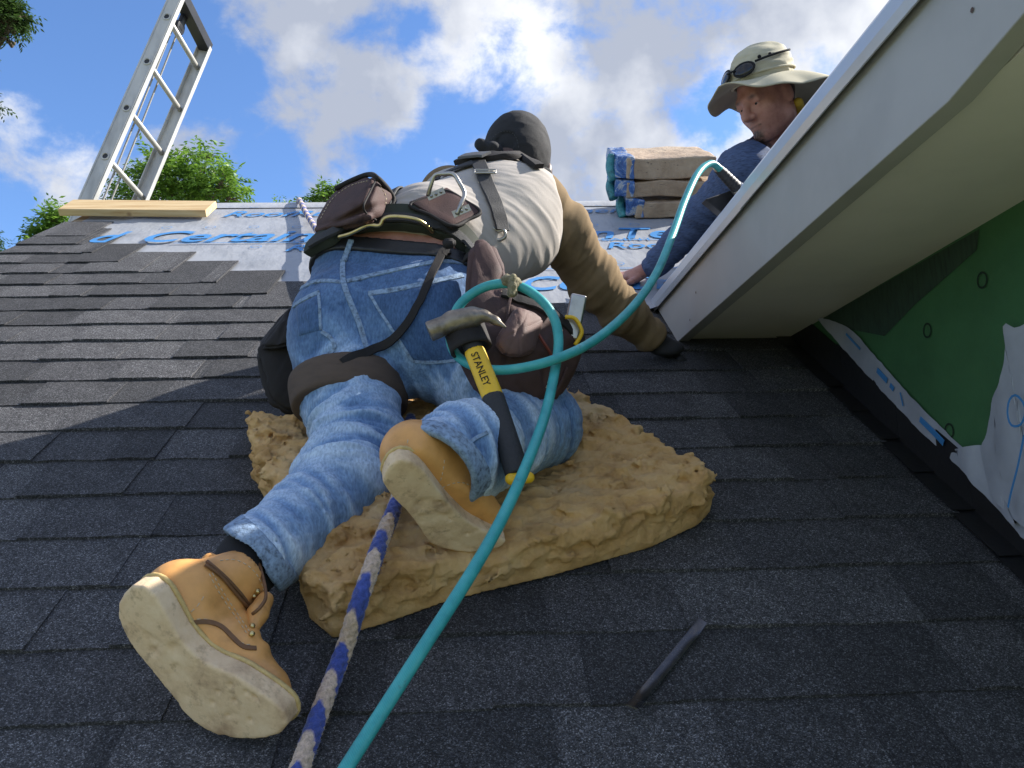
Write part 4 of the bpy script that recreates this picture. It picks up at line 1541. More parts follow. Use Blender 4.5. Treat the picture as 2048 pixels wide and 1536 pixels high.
for pxs in ([(368, 1232), (385, 1222), (400, 1205), (410, 1188)], [(418, 1148), (430, 1172), (450, 1205), (475, 1240), (495, 1270)], [(424, 1146), (437, 1170), (457, 1202), (480, 1236), (500, 1266)],
            [(380, 1240), (410, 1238), (440, 1248), (465, 1270), (485, 1288), (505, 1290)], [(440, 1122), (470, 1120), (500, 1135), (520, 1160), (527, 1185)]):
    stitches(pxs, BB, BUP, M_THREAD)
strap('boot_overlay', [(378, 1247), (412, 1243), (442, 1253), (466, 1276), (487, 1294), (512, 1297)], 0.006, 0.0022, M_LACE, BUP, BB, 0.0, 1.15)
for pxs in ([(408, 1132), (440, 1155), (475, 1195), (503, 1225), (515, 1205)], [(412, 1126), (450, 1158), (480, 1190), (505, 1228)]):
    pts, ns = onsurf(BB, pxs, default=1.2, off=0.003)
    tube('boot_lace', pts, 0.0024, M_LACE, BUP, step=0.006, sides=6)
tube('boot_lace', [P(505, 1228, 1.09), P(520, 1215, 1.09), P(532, 1190, 1.11), P(522, 1140, 1.16), P(514, 1115, 1.18)], 0.0024, M_LACE, BUP, step=0.006, sides=6)
for (a, b) in ((508, 1192), (513, 1182), (500, 1240), (503, 1255), (500, 1222), (502, 1270)):
    q, nn = hit(BB, a, b, 1.16)
    bm = bmesh.new(); bmesh.ops.create_uvsphere(bm, u_segments=10, v_segments=6, radius=0.0042, matrix=Matrix.Translation(q + nn * 0.002))
    frm_bm('eyelet', bm, M_BRASS if 'M_BRASS' in globals() else M_GOLD, BUP, True)
solid('boot_tongue', uni(0.006, cap(P(530, 1200, 1.14), P(515, 1228, 1.115), 0.012, 0.014), cap(P(515, 1228, 1.115), P(505, 1255, 1.10), 0.014, 0.010)), 0.003, M_BOOT, BUP, 1)
tube('pull_tab', [P(405, 1136, 1.15), P(410, 1118, 1.155), P(424, 1112, 1.16), P(432, 1124, 1.155)], 0.005, M_BOOT, BUP, step=0.004, sides=8)
BBR = bvh_of('boot_upper.001')
for pxs in ([(816, 880), (812, 900), (808, 925)], [(888, 920), (886, 940), (880, 965)], [(884, 975), (910, 965), (935, 968), (955, 985)]):
    stitches(pxs, BBR, bpy.data.objects['boot_upper.001'], M_THREAD, 1.2)
stitches(stitches_later, BC, bpy.data.objects['cap'], simple('grey_thread', (0.08, 0.08, 0.085), 0.9), 2.12)
# ================================================================== TOOL BELT, HAMMER AND OTHER GEAR ON THE WORKER
belt = empty('tool_belt', P(800, 460, 1.78))
tag(belt, 'brown and black tool belt with pouches and suspenders worn by the kneeling worker', 'tool belt')
BT = bvh_of('shirt', 'jeans', 'body', 'leather_belt')


def hull(name, pts, mat, parent, rnd=0.012, subd=2, disp=0.0, freq=20):
    """soft bag: convex hull of points, bevelled and smoothed"""
    bm = bmesh.new()
    pts = np.array(pts); cc = pts.mean(0)
    for p in cc + (pts - cc) * 1.07: bm.verts.new(tuple(p))
    r = bmesh.ops.convex_hull(bm, input=bm.verts[:])
    bmesh.ops.delete(bm, geom=[v for v in bm.verts if not v.link_faces], context='VERTS')
    bmesh.ops.dissolve_limit(bm, angle_limit=0.12, verts=bm.verts[:], edges=bm.edges[:])
    bmesh.ops.bevel(bm, geom=bm.edges[:] + bm.verts[:], offset=rnd, segments=2, affect='EDGES', clamp_overlap=True)
    bmesh.ops.triangulate(bm, faces=[f for f in bm.faces if len(f.verts) > 4])
    bmesh.ops.subdivide_edges(bm, edges=bm.edges[:], cuts=subd, use_grid_fill=True)
    bmesh.ops.triangulate(bm, faces=[f for f in bm.faces if len(f.verts) > 4])
    for _ in range(2): bmesh.ops.smooth_vert(bm, verts=bm.verts[:], factor=0.5, use_axis_x=True, use_axis_y=True, use_axis_z=True)
    bm.normal_update()
    if disp:
        for v in bm.verts:
            v.co += v.normal * disp * (mnoise.noise(v.co * freq) + 0.5 * (1 - 2 * abs(mnoise.noise(v.co * freq * 2.2))))
    o = frm_bm(name, bm, mat, parent, True)
    V = np.array([v.co[:] for v in o.data.vertices]); F = [tuple(p.vertices) for p in o.data.polygons]
    HULLS[o.name] = BVHTree.FromPolygons(V.tolist(), F)
    return o


HULLS = {}
# padded belt
strap('padded_belt', [(628, 505), (650, 487), (700, 462), (770, 442), (850, 446), (905, 468), (940, 505), (958, 545)], [0.03, 0.055, 0.06, 0.06, 0.06, 0.06, 0.055, 0.05], 0.020, M_CAMO, belt, BT, 0.002, 1.75)
strap('belt_webbing', [(640, 500), (700, 470), (770, 452), (850, 456), (900, 478), (935, 515)], 0.022, 0.006, M_WEB, belt, BT, 0.024, 1.75)
# suspenders
strap('suspender', [(945, 322), (900, 335), (858, 347), (830, 358), (805, 374), (783, 392), (770, 420)], 0.034, 0.004, M_WEB, belt, BT, 0.006, 1.95)
strap('suspender', [(955, 322), (964, 345), (974, 375), (988, 408), (998, 440), (1002, 462)], 0.034, 0.004, M_WEB, belt, BT, 0.006, 1.95)
strap('neck_pad', [(908, 312), (930, 322), (960, 322), (1000, 318), (1045, 322), (1075, 340)], [0.03, 0.05, 0.045, 0.04, 0.04, 0.03], 0.012, M_DARKNY, belt, BT, 0.004, 2.0)
strap('back_patch', [(928, 328), (950, 325), (975, 324)], 0.032, 0.006, simple('grey_rubber_patch', (0.10, 0.10, 0.105), 0.6), belt, BT, 0.016, 1.95)


def buckle(px, py, ang, w, h, name='buckle', z=None, mat=None, bvh=BT, r=0.0022, off=0.014):
    q, n = hit(bvh, px, py, z or 1.95)
    q = q + n * off
    x = CAMX * math.cos(ang) + CAMY * math.sin(ang); x = x - n * (x @ n); x /= np.linalg.norm(x); y = np.cross(n, x)
    ring = [q + x * a * w / 2 + y * b * h / 2 for a, b in ((-1, -1), (0, -1.0), (1, -1), (1, 0), (1, 1), (0, 1.0), (-1, 1), (-1, 0))]
    V1, F1, _ = tube_data(resample(ring, n=32, closed=True)[:-1], r, 6, True)
    V2, F2, _ = tube_data([q - x * w / 2, q, q + x * w / 2], r * 0.9, 6)
    V, F = join_data([(V1, F1), (V2, F2)])
    return mesh(name, V, F, mat or M_STEEL, belt, True)


buckle(837, 354, 1.05, 0.036, 0.026)
buckle(970, 354, 0.03, 0.046, 0.015)
# snap hook at the lower end of the right suspender
tube('snap_hook', [P(978, 432, 1.83), P(984, 452, 1.82), P(995, 462, 1.82), P(1008, 460, 1.82), P(1010, 474, 1.82), P(996, 480, 1.82), P(984, 473, 1.82), P(990, 464, 1.82)], 0.0042, M_STEEL, belt, step=0.005, sides=8)
# holster plate with a wire hammer hook
plate_c = [(818, 408), (893, 379), (964, 424), (905, 455)]
def slab(name, px4, z4, thick, mat, parent, bev=0.006, n=10, bulge=0.004):
    q = [P(a, b, z) for (a, b), z in zip(px4, z4)]
    nn = np.cross(q[1] - q[0], q[3] - q[0]); nn /= np.linalg.norm(nn)
    if nn @ CAMZ < 0: nn = -nn
    bm = bmesh.new()
    add_prism(bm, [p - nn * thick / 2 for p in q], nn * thick)
    bmesh.ops.subdivide_edges(bm, edges=bm.edges[:], cuts=4, use_grid_fill=True)
    for v in bm.verts: v.co += Vector(nn) * bulge * mnoise.noise(v.co * 18)
    return frm_bm(name, bm, mat, parent, True, bevel=bev)
slab('holster_plate', plate_c, (1.74, 1.79, 1.76, 1.70), 0.012, M_BROWNNY, belt)
tube('plate_piping', [P(a, b, z - 0.006) for (a, b), z in zip([(820, 411), (860, 395), (892, 382), (930, 402), (961, 424), (935, 440), (905, 452), (860, 430)], (1.735, 1.765, 1.785, 1.775, 1.755, 1.73, 1.695, 1.715))], 0.0042, M_DARKNY, belt, step=0.006, sides=6, closed=True)
tube('hammer_hook', [P(856, 392, 1.735), P(862, 370, 1.725), P(870, 351, 1.72), P(888, 348, 1.715), P(907, 349, 1.71), P(919, 366, 1.705), P(929, 388, 1.70), P(921, 410, 1.69), P(914, 429, 1.69)], 0.0046, M_STEEL, belt, step=0.004, sides=8)
for (a, b, z, an) in ((872, 388, 1.745, 0.42), (923, 422, 1.705, 0.42)):
    x = CAMX * math.cos(an) + CAMY * math.sin(an); y = -CAMX * math.sin(an) + CAMY * math.cos(an)
    bm = bmesh.new(); add_box(bm, P(a, b, z - 0.012), x * 0.019, y * 0.007, CAMZ * 0.0015)
    for s in (-0.011, 0.0, 0.011):
        bmesh.ops.create_uvsphere(bm, u_segments=8, v_segments=5, radius=0.0034, matrix=Matrix.Translation(P(a, b, z - 0.0145) + x * s))
    frm_bm('rivet_plate', bm, M_STEEL, belt, False)
# big nail pouch at the back left
hull('nail_pouch', [P(a, b, z) for a, b, z in ((624, 452, 1.76), (634, 471, 1.75), (728, 448, 1.665), (726, 415, 1.645), (750, 360, 1.72), (780, 384, 1.78), (786, 406, 1.78), (762, 440, 1.72), (738, 350, 1.77), (680, 375, 1.80), (654, 402, 1.80), (700, 440, 1.84), (760, 375, 1.86), (690, 385, 1.87))], M_BROWNNY, belt, 0.010, 2, 0.003)
tube('pouch_rim', [P(672, 377, 1.80), P(706, 360, 1.785), P(738, 349, 1.765), P(756, 357, 1.715), P(781, 385, 1.775), P(787, 408, 1.775), P(763, 441, 1.71)], 0.0058, M_DARKNY, belt, step=0.006, sides=8)
tube('pouch_seam', [P(752, 360, 1.715), P(738, 388, 1.675), P(727, 414, 1.642), P(736, 430, 1.67), P(752, 440, 1.70)], 0.0022, M_DARKNY, belt, step=0.006, sides=6)
tube('wire_hanger', [P(677, 474, 1.70), P(701, 467, 1.69), P(735, 451, 1.68), P(758, 451, 1.68), P(767, 438, 1.68), P(786, 433, 1.68), P(826, 437, 1.68), P(848, 447, 1.69), P(866, 464, 1.71)], 0.0042, M_GOLD, belt, step=0.004, sides=8)
# long dangling strap
strap('hanging_strap', [(902, 482), (880, 522), (852, 580), (822, 640), (790, 680), (745, 703), (705, 714), (684, 726)], [0.020, 0.017, 0.016, 0.015, 0.016, 0.018, 0.018, 0.014], 0.004, M_DARKNY, belt, BJ, 0.010, 1.66, smooth=5)
hull('strap_keeper', [P(a, b, z) for a, b in ((884, 478), (910, 476), (912, 494), (888, 500)) for z in (1.64, 1.67)], M_DARKNY, belt, 0.004, 1)
hull('black_clip', [P(a, b, z) for a, b in ((922, 518), (958, 482), (964, 494), (930, 532)) for z in (1.62, 1.65)], M_DARKNY, belt, 0.005, 1)
# right-hand pouch, hanging in front of the hip
hull('pouch_hanger', [P(a, b, z - 0.07) for a, b, z in ((940, 490, 1.66), (985, 480, 1.68), (1010, 545, 1.63), (1000, 600, 1.58), (928, 610, 1.57), (936, 540, 1.62), (945, 495, 1.74), (1000, 540, 1.74), (985, 610, 1.70), (940, 600, 1.70))], M_BROWNNY, belt, 0.012, 2, 0.006, 22)
hull('tool_pouch', [P(a, b, z - 0.07) for a, b, z in ((918, 610, 1.57), (985, 565, 1.60), (1060, 592, 1.60), (1120, 640, 1.60), (1163, 682, 1.64), (1160, 715, 1.64), (1112, 812, 1.60), (1080, 824, 1.57), (1010, 812, 1.545), (958, 782, 1.545), (912, 700, 1.55), (1040, 680, 1.525), (1010, 740, 1.51), (1090, 730, 1.55),
     (940, 620, 1.70), (1080, 620, 1.72), (1150, 690, 1.74), (1090, 800, 1.70), (970, 770, 1.68))], M_BROWNNY, belt, 0.016, 2, 0.007, 24)
HP = HULLS['tool_pouch']
strap('pouch_rim', [(985, 566), (1030, 578), (1075, 602), (1115, 640), (1160, 682)], 0.020, 0.008, M_DARKNY, belt, HP, 0.002, 1.55)
strap('pouch_strap', [(1005, 590), (1030, 600), (1062, 612), (1100, 632)], 0.018, 0.006, M_DARKNY, belt, HP, 0.004, 1.53)
hull('side_pocket', [P(a, b, z - 0.07) for a, b, z in ((1033, 618, 1.52), (1056, 622, 1.525), (1085, 640, 1.545), (1068, 700, 1.50), (1040, 712, 1.478), (1012, 710, 1.475), (992, 684, 1.478), (1015, 650, 1.49), (1040, 660, 1.475), (1030, 620, 1.60), (1080, 640, 1.60), (1060, 705, 1.58), (1000, 690, 1.57))], simple('lit_brown_nylon', (0.125, 0.068, 0.058), 0.7, var=0.3, scale=24, bscale=420, bump=0.5, bdist=0.002), belt, 0.008, 2, 0.003, 26)  # sunlit flap: brown nylon copied with the light put into its base colour
strap('pouch_cord', [(1072, 670), (1085, 690), (1100, 712)], 0.004, 0.004, simple('red_cord', (0.22, 0.05, 0.03), 0.7), belt, HP, 0.004, 1.53)
strap('pouch_seam', [(1020, 600), (1016, 625), (1012, 648)], 0.005, 0.005, M_BROWNNY, belt, HP, 0.004, 1.53)
strap('pouch_seam', [(1130, 735), (1115, 770), (1095, 800)], 0.005, 0.004, M_BROWNNY, belt, HP, 0.004, 1.53)
for pxs in ([(925, 640), (940, 700), (962, 760), (985, 800)], [(1000, 572), (1050, 590), (1100, 628), (1150, 672)], [(1125, 660), (1110, 720), (1090, 780)]):
    stitches(pxs, HP, belt, M_THREAD, 1.5, 0.005, 0.004, 0.0008)
for pxs in ([(735, 362), (700, 372), (665, 398), (640, 440)], [(760, 372), (772, 392), (770, 412)]):
    stitches(pxs, HULLS['nail_pouch'], belt, M_THREAD, 1.7, 0.005, 0.004, 0.0008)
# dark pouch on the left hip
hull('hip_pouch', [P(a, b, z) for a, b, z in ((592, 600, 1.76), (575, 640, 1.76), (556, 668, 1.75), (514, 700, 1.74), (516, 720, 1.72), (532, 790, 1.70), (560, 815, 1.70), (600, 830, 1.72), (612, 760, 1.72), (600, 650, 1.74), (590, 620, 1.86), (530, 700, 1.84), (550, 800, 1.82), (600, 810, 1.82))], M_DARKNY, belt, 0.014, 2, 0.008, 20)
hull('hip_pouch_flap', [P(a, b, z) for a, b, z in ((594, 596, 1.74), (580, 634, 1.74), (556, 668, 1.72), (520, 694, 1.71), (545, 700, 1.69), (590, 690, 1.70), (598, 640, 1.72), (590, 620, 1.80), (530, 690, 1.80))], M_DARKNY, belt, 0.010, 2, 0.006, 26)
tube('pouch_tail', [P(585, 815, 1.74), P(590, 835, 1.75), P(600, 850, 1.76)], 0.014, M_DARKNY, belt, n=8)
# hammer loop: wide nylon ring round the handle
hd = P(1040, 965, 1.245) - P(935, 660, 1.405); hdn = hd / np.linalg.norm(hd)
hc = P(935, 675, 1.40)
Fh = frame(hdn, CAMX)
V, F = [], []
for j, t in enumerate(np.linspace(-0.026, 0.026, 7)):
    for k in range(28):
        a = 2 * math.pi * k / 28
        V.append(hc + hdn * t + Fh[0] * 0.036 * math.cos(a) + Fh[1] * 0.024 * math.sin(a))
for j in range(6):
    for k in range(28): F.append((j * 28 + k, j * 28 + (k + 1) % 28, j * 28 + 28 + (k + 1) % 28, j * 28 + 28 + k))
o = mesh('hammer_loop', V, F, M_DARKNY, belt, True)
o.modifiers.new('s', 'SOLIDIFY').thickness = 0.004

# --- claw hammer
hammer = empty('claw_hammer', hc)
tag(hammer, 'claw hammer with steel head and yellow and black handle hanging in the belt loop', 'hammer')
M_YEL = simple('yellow_plastic', (0.78, 0.47, 0.015), 0.45, var=0.12, scale=40)
M_GRIP = simple('black_rubber_grip', (0.02, 0.02, 0.021), 0.6, var=0.3, scale=60, bscale=220, bump=0.4)
zh = 1.39
head = uni(0.008, cap(P(862, 662, zh - 0.005), P(880, 655, zh - 0.005), 0.0175, 0.0165), cap(P(880, 655, zh - 0.005), P(908, 643, zh), 0.0125, 0.0125), cap(P(905, 643, zh), P(945, 634, zh), 0.019, 0.018),
           cap(P(945, 632, zh), P(968, 632, zh - 0.003), 0.014, 0.010, 0.8, CAMY), cap(P(966, 630, zh - 0.003), P(990, 641, zh - 0.006), 0.0095, 0.0065), cap(P(990, 641, zh - 0.006), P(1010, 654, zh - 0.012), 0.0065, 0.003))
head = cut(head, P(857, 664, zh - 0.005), P(857, 664, zh - 0.005) - P(900, 646, zh), 0.002)
head = sub(head, cap(P(972, 640, zh + 0.004), P(1015, 662, zh - 0.01), 0.0015, 0.004), 0.002)
solid('hammer_head', head, 0.0022, simple('rusty_hammer_steel', (0.27, 0.23, 0.185), 0.42, var=0.45, scale=45, metal=0.9, bscale=160, bump=0.2), hammer, 1)
def handle(name, pa, pb, ra, rb, mat, flat=0.75, h=0.003, capn=0.0025):
    a, b = P(*pa), P(*pb)
    s = cap(a - (b - a) * 0.2, b + (b - a) * 0.2, ra, rb, flat, Fh[1])
    s = cut(cut(s, b, b - a, capn), a, a - b, capn)
    s.lo, s.hi = np.minimum(a, b) - 0.04, np.maximum(a, b) + 0.04
    return solid(name, s, h, mat, hammer, 1)
handle('handle_shaft', (922, 640, 1.402), (952, 708, 1.378), 0.0165, 0.0165, M_GRIP)
handle('yellow_handle', (948, 700, 1.380), (987, 797, 1.333), 0.0175, 0.018, M_YEL)
handle('handle_grip', (985, 791, 1.335), (1036, 950, 1.252), 0.0185, 0.0195, M_GRIP)
solid('handle_butt', cap(P(1022, 958, 1.245), P(1058, 955, 1.25), 0.0095, 0.009), 0.003, M_YEL, hammer, 1)
ha, hb_ = P(952, 712, 1.374), P(984, 790, 1.338)
hx = (hb_ - ha) / np.linalg.norm(hb_ - ha)
hy = np.cross(CAMZ, hx); hy /= np.linalg.norm(hy)
hz = np.cross(hx, hy)
lettering('STANLEY', 'handle_lettering', 0, 0, 0.0125, M_SOCK, hammer, 0.0, 0.066, 0.01, place=lambda a, b: ha + hx * (a + 0.001) + hy * (b - 0.0062) + hz * 0.0148)

# --- square steel bar with a yellow cord, stuck in the pouch
tool = empty('steel_bar_tool', P(1150, 640, 1.62))
tag(tool, 'grey steel bar tool with yellow loop standing in the right tool pouch', 'tool')
a, b = P(1158, 590, 1.56), P(1140, 680, 1.55)
d = (b - a) / np.linalg.norm(b - a); s_ = np.cross(d, CAMZ); s_ /= np.linalg.norm(s_)
bm = bmesh.new()
add_box(bm, (a + b) / 2, d * np.linalg.norm(b - a) / 2, s_ * 0.0155, np.cross(d, s_) * 0.010)
frm_bm('bar', bm, M_STEEL, tool, bevel=0.005, seg=3)
tube('yellow_loop', [P(1130, 634, 1.53), P(1148, 636, 1.53), P(1160, 652, 1.53), P(1163, 668, 1.53), P(1150, 690, 1.53)], 0.004, M_YEL, tool, step=0.004, sides=8)
# ================================================================== HOSE, ROPE AND OFFCUT
def hose_mat():
    m, nt, b = new_mat('teal_hose')
    tc = nd(nt, 'ShaderNodeTexCoord')
    uvn = nd(nt, 'ShaderNodeUVMap')
    n = noise_n(nt, 30, 4, 0.6)
    c = ramp_n(nt, n.outputs['Fac'], [(0.3, (0.025, 0.27, 0.29)), (0.55, (0.045, 0.36, 0.37)), (0.8, (0.09, 0.44, 0.44))])
    mp = nd(nt, 'ShaderNodeMapping'); mp.inputs['Scale'].default_value = (10, 900, 1); mp.inputs['Rotation'].default_value = (0, 0, 0.0)
    nt.links.new(uvn.outputs[0], mp.inputs['Vector'])
    wv = nd(nt, 'ShaderNodeTexWave'); wv.wave_type = 'BANDS'; wv.bands_direction = 'DIAGONAL'; wv.inputs['Scale'].default_value = 0.6
    nt.links.new(mp.outputs[0], wv.inputs['Vector'])
    c2 = mixc(nt, 0.3, c, ramp_n(nt, wv.outputs['Fac'], [(0.3, (0.7, 0.8, 0.8)), (0.7, (1.15, 1.15, 1.15))]), 'MULTIPLY')
    n5 = noise_n(nt, 55, 3, 0.6)
    c2 = mixc(nt, ramp_n(nt, n5.outputs['Fac'], [(0.66, (0, 0, 0)), (0.76, (0.5, 0.5, 0.5))]), c2, (0.05, 0.10, 0.10))
    nt.links.new(c2, b.inputs['Base Color'])
    b.inputs['Roughness'].default_value = 0.38
    bump_n(nt, b, wv.outputs['Fac'], 0.15, 0.001)
    return m


M_HOSE = hose_mat()
hose_px = [(655, 1600, 0.86), (690, 1540, 0.88), (760, 1430, 0.92), (850, 1290, 0.97), (940, 1150, 1.04), (1005, 1035, 1.12), (1055, 925, 1.20), (1090, 830, 1.29), (1110, 740, 1.36), (1117, 680, 1.39), (1105, 630, 1.405), (1070, 590, 1.42), (1022, 568, 1.43), (965, 576, 1.435), (918, 612, 1.43), (900, 668, 1.425), (915, 712, 1.40), (965, 737, 1.375), (1030, 738, 1.365), (1112, 718, 1.345), (1190, 680, 1.42), (1262, 618, 1.52), (1312, 548, 1.62), (1345, 470, 1.73), (1370, 400, 1.83), (1397, 345, 1.91), (1422, 327, 1.95), (1440, 338, 1.97)]
hp = resample([P(*q) for q in hose_px], step=0.006)
V, F, uv = tube_data(hp, 0.0083, 14)
hose = mesh('air_hose', V, F, M_HOSE, None, True, uv)
tag(hose, 'teal air hose looped at the tool pouch and running to the nail gun', 'hose')
knot = solid('cord_knot', uni(0.003, cap(P(1012, 560, 1.425), P(1034, 566, 1.425), 0.010, 0.010), cap(P(1026, 556, 1.415), P(1024, 586, 1.415), 0.0075, 0.009)), 0.003, simple('straw_cord', (0.24, 0.21, 0.13), 0.9, var=0.5, scale=150, bscale=300, bump=0.8), hose, 1, disp=lambda V, N: V + N * (0.003 * fbm((V * 140).astype(np.float32), 2))[:, None])

# --- knitted safety rope: blue and oatmeal bands, three plaits visible
def rope_mat():
    m, nt, b = new_mat('knitted_rope')
    uvn = nd(nt, 'ShaderNodeUVMap')
    sep = nd(nt, 'ShaderNodeSeparateXYZ'); nt.links.new(uvn.outputs[0], sep.inputs[0])
    nz = noise_n(nt, 60, 2, 0.5)
    ad = nd(nt, 'ShaderNodeMath', operation='MULTIPLY_ADD'); nt.links.new(nz.outputs['Fac'], ad.inputs[0]); ad.inputs[1].default_value = 0.14; nt.links.new(sep.outputs[1], ad.inputs[2])
    fr = nd(nt, 'ShaderNodeMath', operation='FRACT'); nt.links.new(ad.outputs[0], fr.inputs[0])
    c = ramp_n(nt, fr.outputs[0], [(0.0, (0.045, 0.075, 0.30)), (0.44, (0.055, 0.09, 0.36)), (0.50, (0.60, 0.45, 0.33)), (0.94, (0.64, 0.49, 0.37)), (1.0, (0.030, 0.052, 0.30))])
    n2 = noise_n(nt, 220, 4, 0.7)
    c = mixc(nt, 0.75, c, ramp_n(nt, n2.outputs['Fac'], [(0.3, (0.45, 0.45, 0.45)), (0.7, (1.3, 1.3, 1.3))]), 'MULTIPLY')
    nt.links.new(c, b.inputs['Base Color'])
    b.inputs['Roughness'].default_value = 0.95
    b.inputs['Sheen Weight'].default_value = 0.3
    bump_n(nt, b, n2.outputs['Fac'], 0.6, 0.003)
    return m


M_ROPE = rope_mat()
rope_pts = [RP(560, 1640, 0.03), RP(600, 1536, 0.03), RP(640, 1425, 0.03), RP(688, 1300, 0.05), RP(715, 1215, 0.105), RP(738, 1150, 0.128), RP(765, 1075, 0.130), RP(790, 1015, 0.128), RP(806, 960, 0.125), RP(818, 900, 0.12), RP(822, 850, 0.10), RP(815, 812, 0.06), RP(800, 780, 0.03),
            RP(760, 700, 0.04), RP(700, 590, 0.07), RP(664, 515, 0.065), RP(645, 480, 0.055), RP(628, 452, 0.042), RP(612, 426, 0.03), UVW(-0.838, RIDGE_V + 0.002, 0.022), RB(-0.845, 0.06, 0.018), RB(-0.85, 0.25, 0.018), RB(-0.9, 1.2, 0.02)]
rp = resample(rope_pts, step=0.0035)
sl_ = np.concatenate([[0], np.cumsum(np.linalg.norm(np.diff(rp, axis=0), axis=1))])
RR = 0.0125
n = len(rp)
sides = 22
tw = 2 * math.pi / 0.075
t_ = np.gradient(rp, axis=0); t_ /= np.linalg.norm(t_, axis=1)[:, None]
u_ = np.cross(t_[0], [0, 0, 1.0]); u_ /= np.linalg.norm(u_)
V, UVs = [], []
FRM = []
for i in range(n):
    u_ = u_ - t_[i] * (u_ @ t_[i]); u_ /= np.linalg.norm(u_); w_ = np.cross(t_[i], u_)
    FRM.append((u_.copy(), w_))
    s = sl_[i]
    for k in range(sides + 1):
        a = 2 * math.pi * (k % sides) / sides
        # two counter-wound families of ribs make the V shaped knit
        kn = max(math.sin(5 * a + s * 330), math.sin(5 * a - s * 330))
        r = RR * (0.86 + 0.19 * kn)
        V.append(rp[i] + r * (math.cos(a) * u_ + math.sin(a) * w_)); UVs.append((k / sides, s / 0.098 + 0.30 * math.sin(a)))
F = [(i * (sides + 1) + k, i * (sides + 1) + k + 1, (i + 1) * (sides + 1) + k + 1, (i + 1) * (sides + 1) + k) for i in range(n - 1) for k in range(sides)]
rope = mesh('safety_rope', V, F, M_ROPE, None, True, UVs)
tag(rope, 'fuzzy blue and beige banded safety rope running over the foam to the ridge', 'rope')
# loose fibres
fz, ff, fuv = [], [], []
rr = random.Random(5)
lim = int(n * 0.42)
for _ in range(5200):
    i = rr.randrange(0, lim); a = rr.uniform(0, 6.283); u1_, w1_ = FRM[i]
    d = math.cos(a) * u1_ + math.sin(a) * w1_
    p0 = rp[i] + d * RR * 0.9
    L = rr.uniform(0.002, 0.0065)
    q = p0 + d * L + t_[i] * rr.uniform(-0.006, 0.006) + (u1_ * rr.uniform(-1, 1) + w1_ * rr.uniform(-1, 1)) * 0.003
    sd = np.cross(d, t_[i]) * 0.00022
    o_ = len(fz); fz += [p0 - sd, p0 + sd, q]; ff.append((o_, o_ + 1, o_ + 2))
    fuv += [(0, sl_[i] / 0.098 + 0.30 * math.sin(a))] * 3
o = mesh('rope_fuzz', fz, ff, M_ROPE, rope, False, fuv)
tag(o, kind='stuff')

# --- black flashing offcut lying on the shingles
stp = [RP(1405, 1240, 0.028), RP(1385, 1268, 0.016), RP(1350, 1312, 0.014), RP(1312, 1358, 0.014), RP(1285, 1390, 0.022), RP(1263, 1414, 0.040)]
pp = resample(stp, n=24)
V, F = ribbon_data(pp, np.tile(NRM, (24, 1)) + 0.12 * np.sin(np.linspace(0, 3, 24))[:, None] * np.array([1, 0, 0]), 0.017, 0.0012)
off = mesh('metal_offcut', V, F, simple('black_coated_metal', (0.09, 0.09, 0.10), 0.25, var=0.3, scale=50, bscale=12, bump=0.1, metal=0.8), None, 'sharp')
tag(off, 'narrow black metal strip offcut lying on the lower right shingles', 'metal strip')
# ================================================================== LADDER, BOARD, BUNDLES, TREES
M_ALU = simple('weathered_aluminium', (0.56, 0.54, 0.50), 0.5, var=0.3, scale=9, metal=0.35, bscale=60, bump=0.1, stretch=(1, 1, 0.3))
M_ALUD = simple('dark_rung_socket', (0.05, 0.05, 0.055), 0.6, metal=0.4)
M_BLKP = simple('black_bracket', (0.012, 0.012, 0.016), 0.5)
LD = np.array([0.272, 0.102, 0.957]); LD /= np.linalg.norm(LD)
LR = np.array([0.076, 0.989, -0.127]); LR -= LD * (LR @ LD); LR /= np.linalg.norm(LR)
LE = np.cross(LR, LD)
LW, LS = 0.43, 0.305
lq = P(212, 314, 4.4)
TOP = 3.50
nlow = int((lq[2] + 6.15) / (LS * LD[2]))
ladder = empty('extension_ladder', lq - LD * LS * nlow)
tag(ladder, 'weathered aluminium extension ladder standing above the left end of the ridge', 'ladder')
for side in (0, 1):
    base = lq + LR * (LW * side) - LE * 0.004
    lo_, hi_ = base - LD * LS * nlow, base + LD * LS * (TOP + (0.08 if side == 0 else 0))
    s = 1 if side == 0 else -1
    c = (lo_ + hi_) / 2; hl = np.linalg.norm(hi_ - lo_) / 2
    bm = bmesh.new()
    add_box(bm, c - LR * s * 0.004, LD * hl, LE * 0.036, LR * 0.003)
    add_box(bm, c + LE * 0.039 + LR * s * 0.009, LD * hl, LE * 0.003, LR * 0.016)
    add_box(bm, c - LE * 0.039 + LR * s * 0.009, LD * hl, LE * 0.003, LR * 0.016)
    add_box(bm, c + LE * 0.033 - LR * s * 0.0085, LD * hl, LE * 0.003, LR * 0.0015)
    add_box(bm, c - LE * 0.033 - LR * s * 0.0085, LD * hl, LE * 0.003, LR * 0.0015)
    frm_bm('rail', bm, M_ALU, ladder, bevel=0.0012, seg=1)
rung_me = None
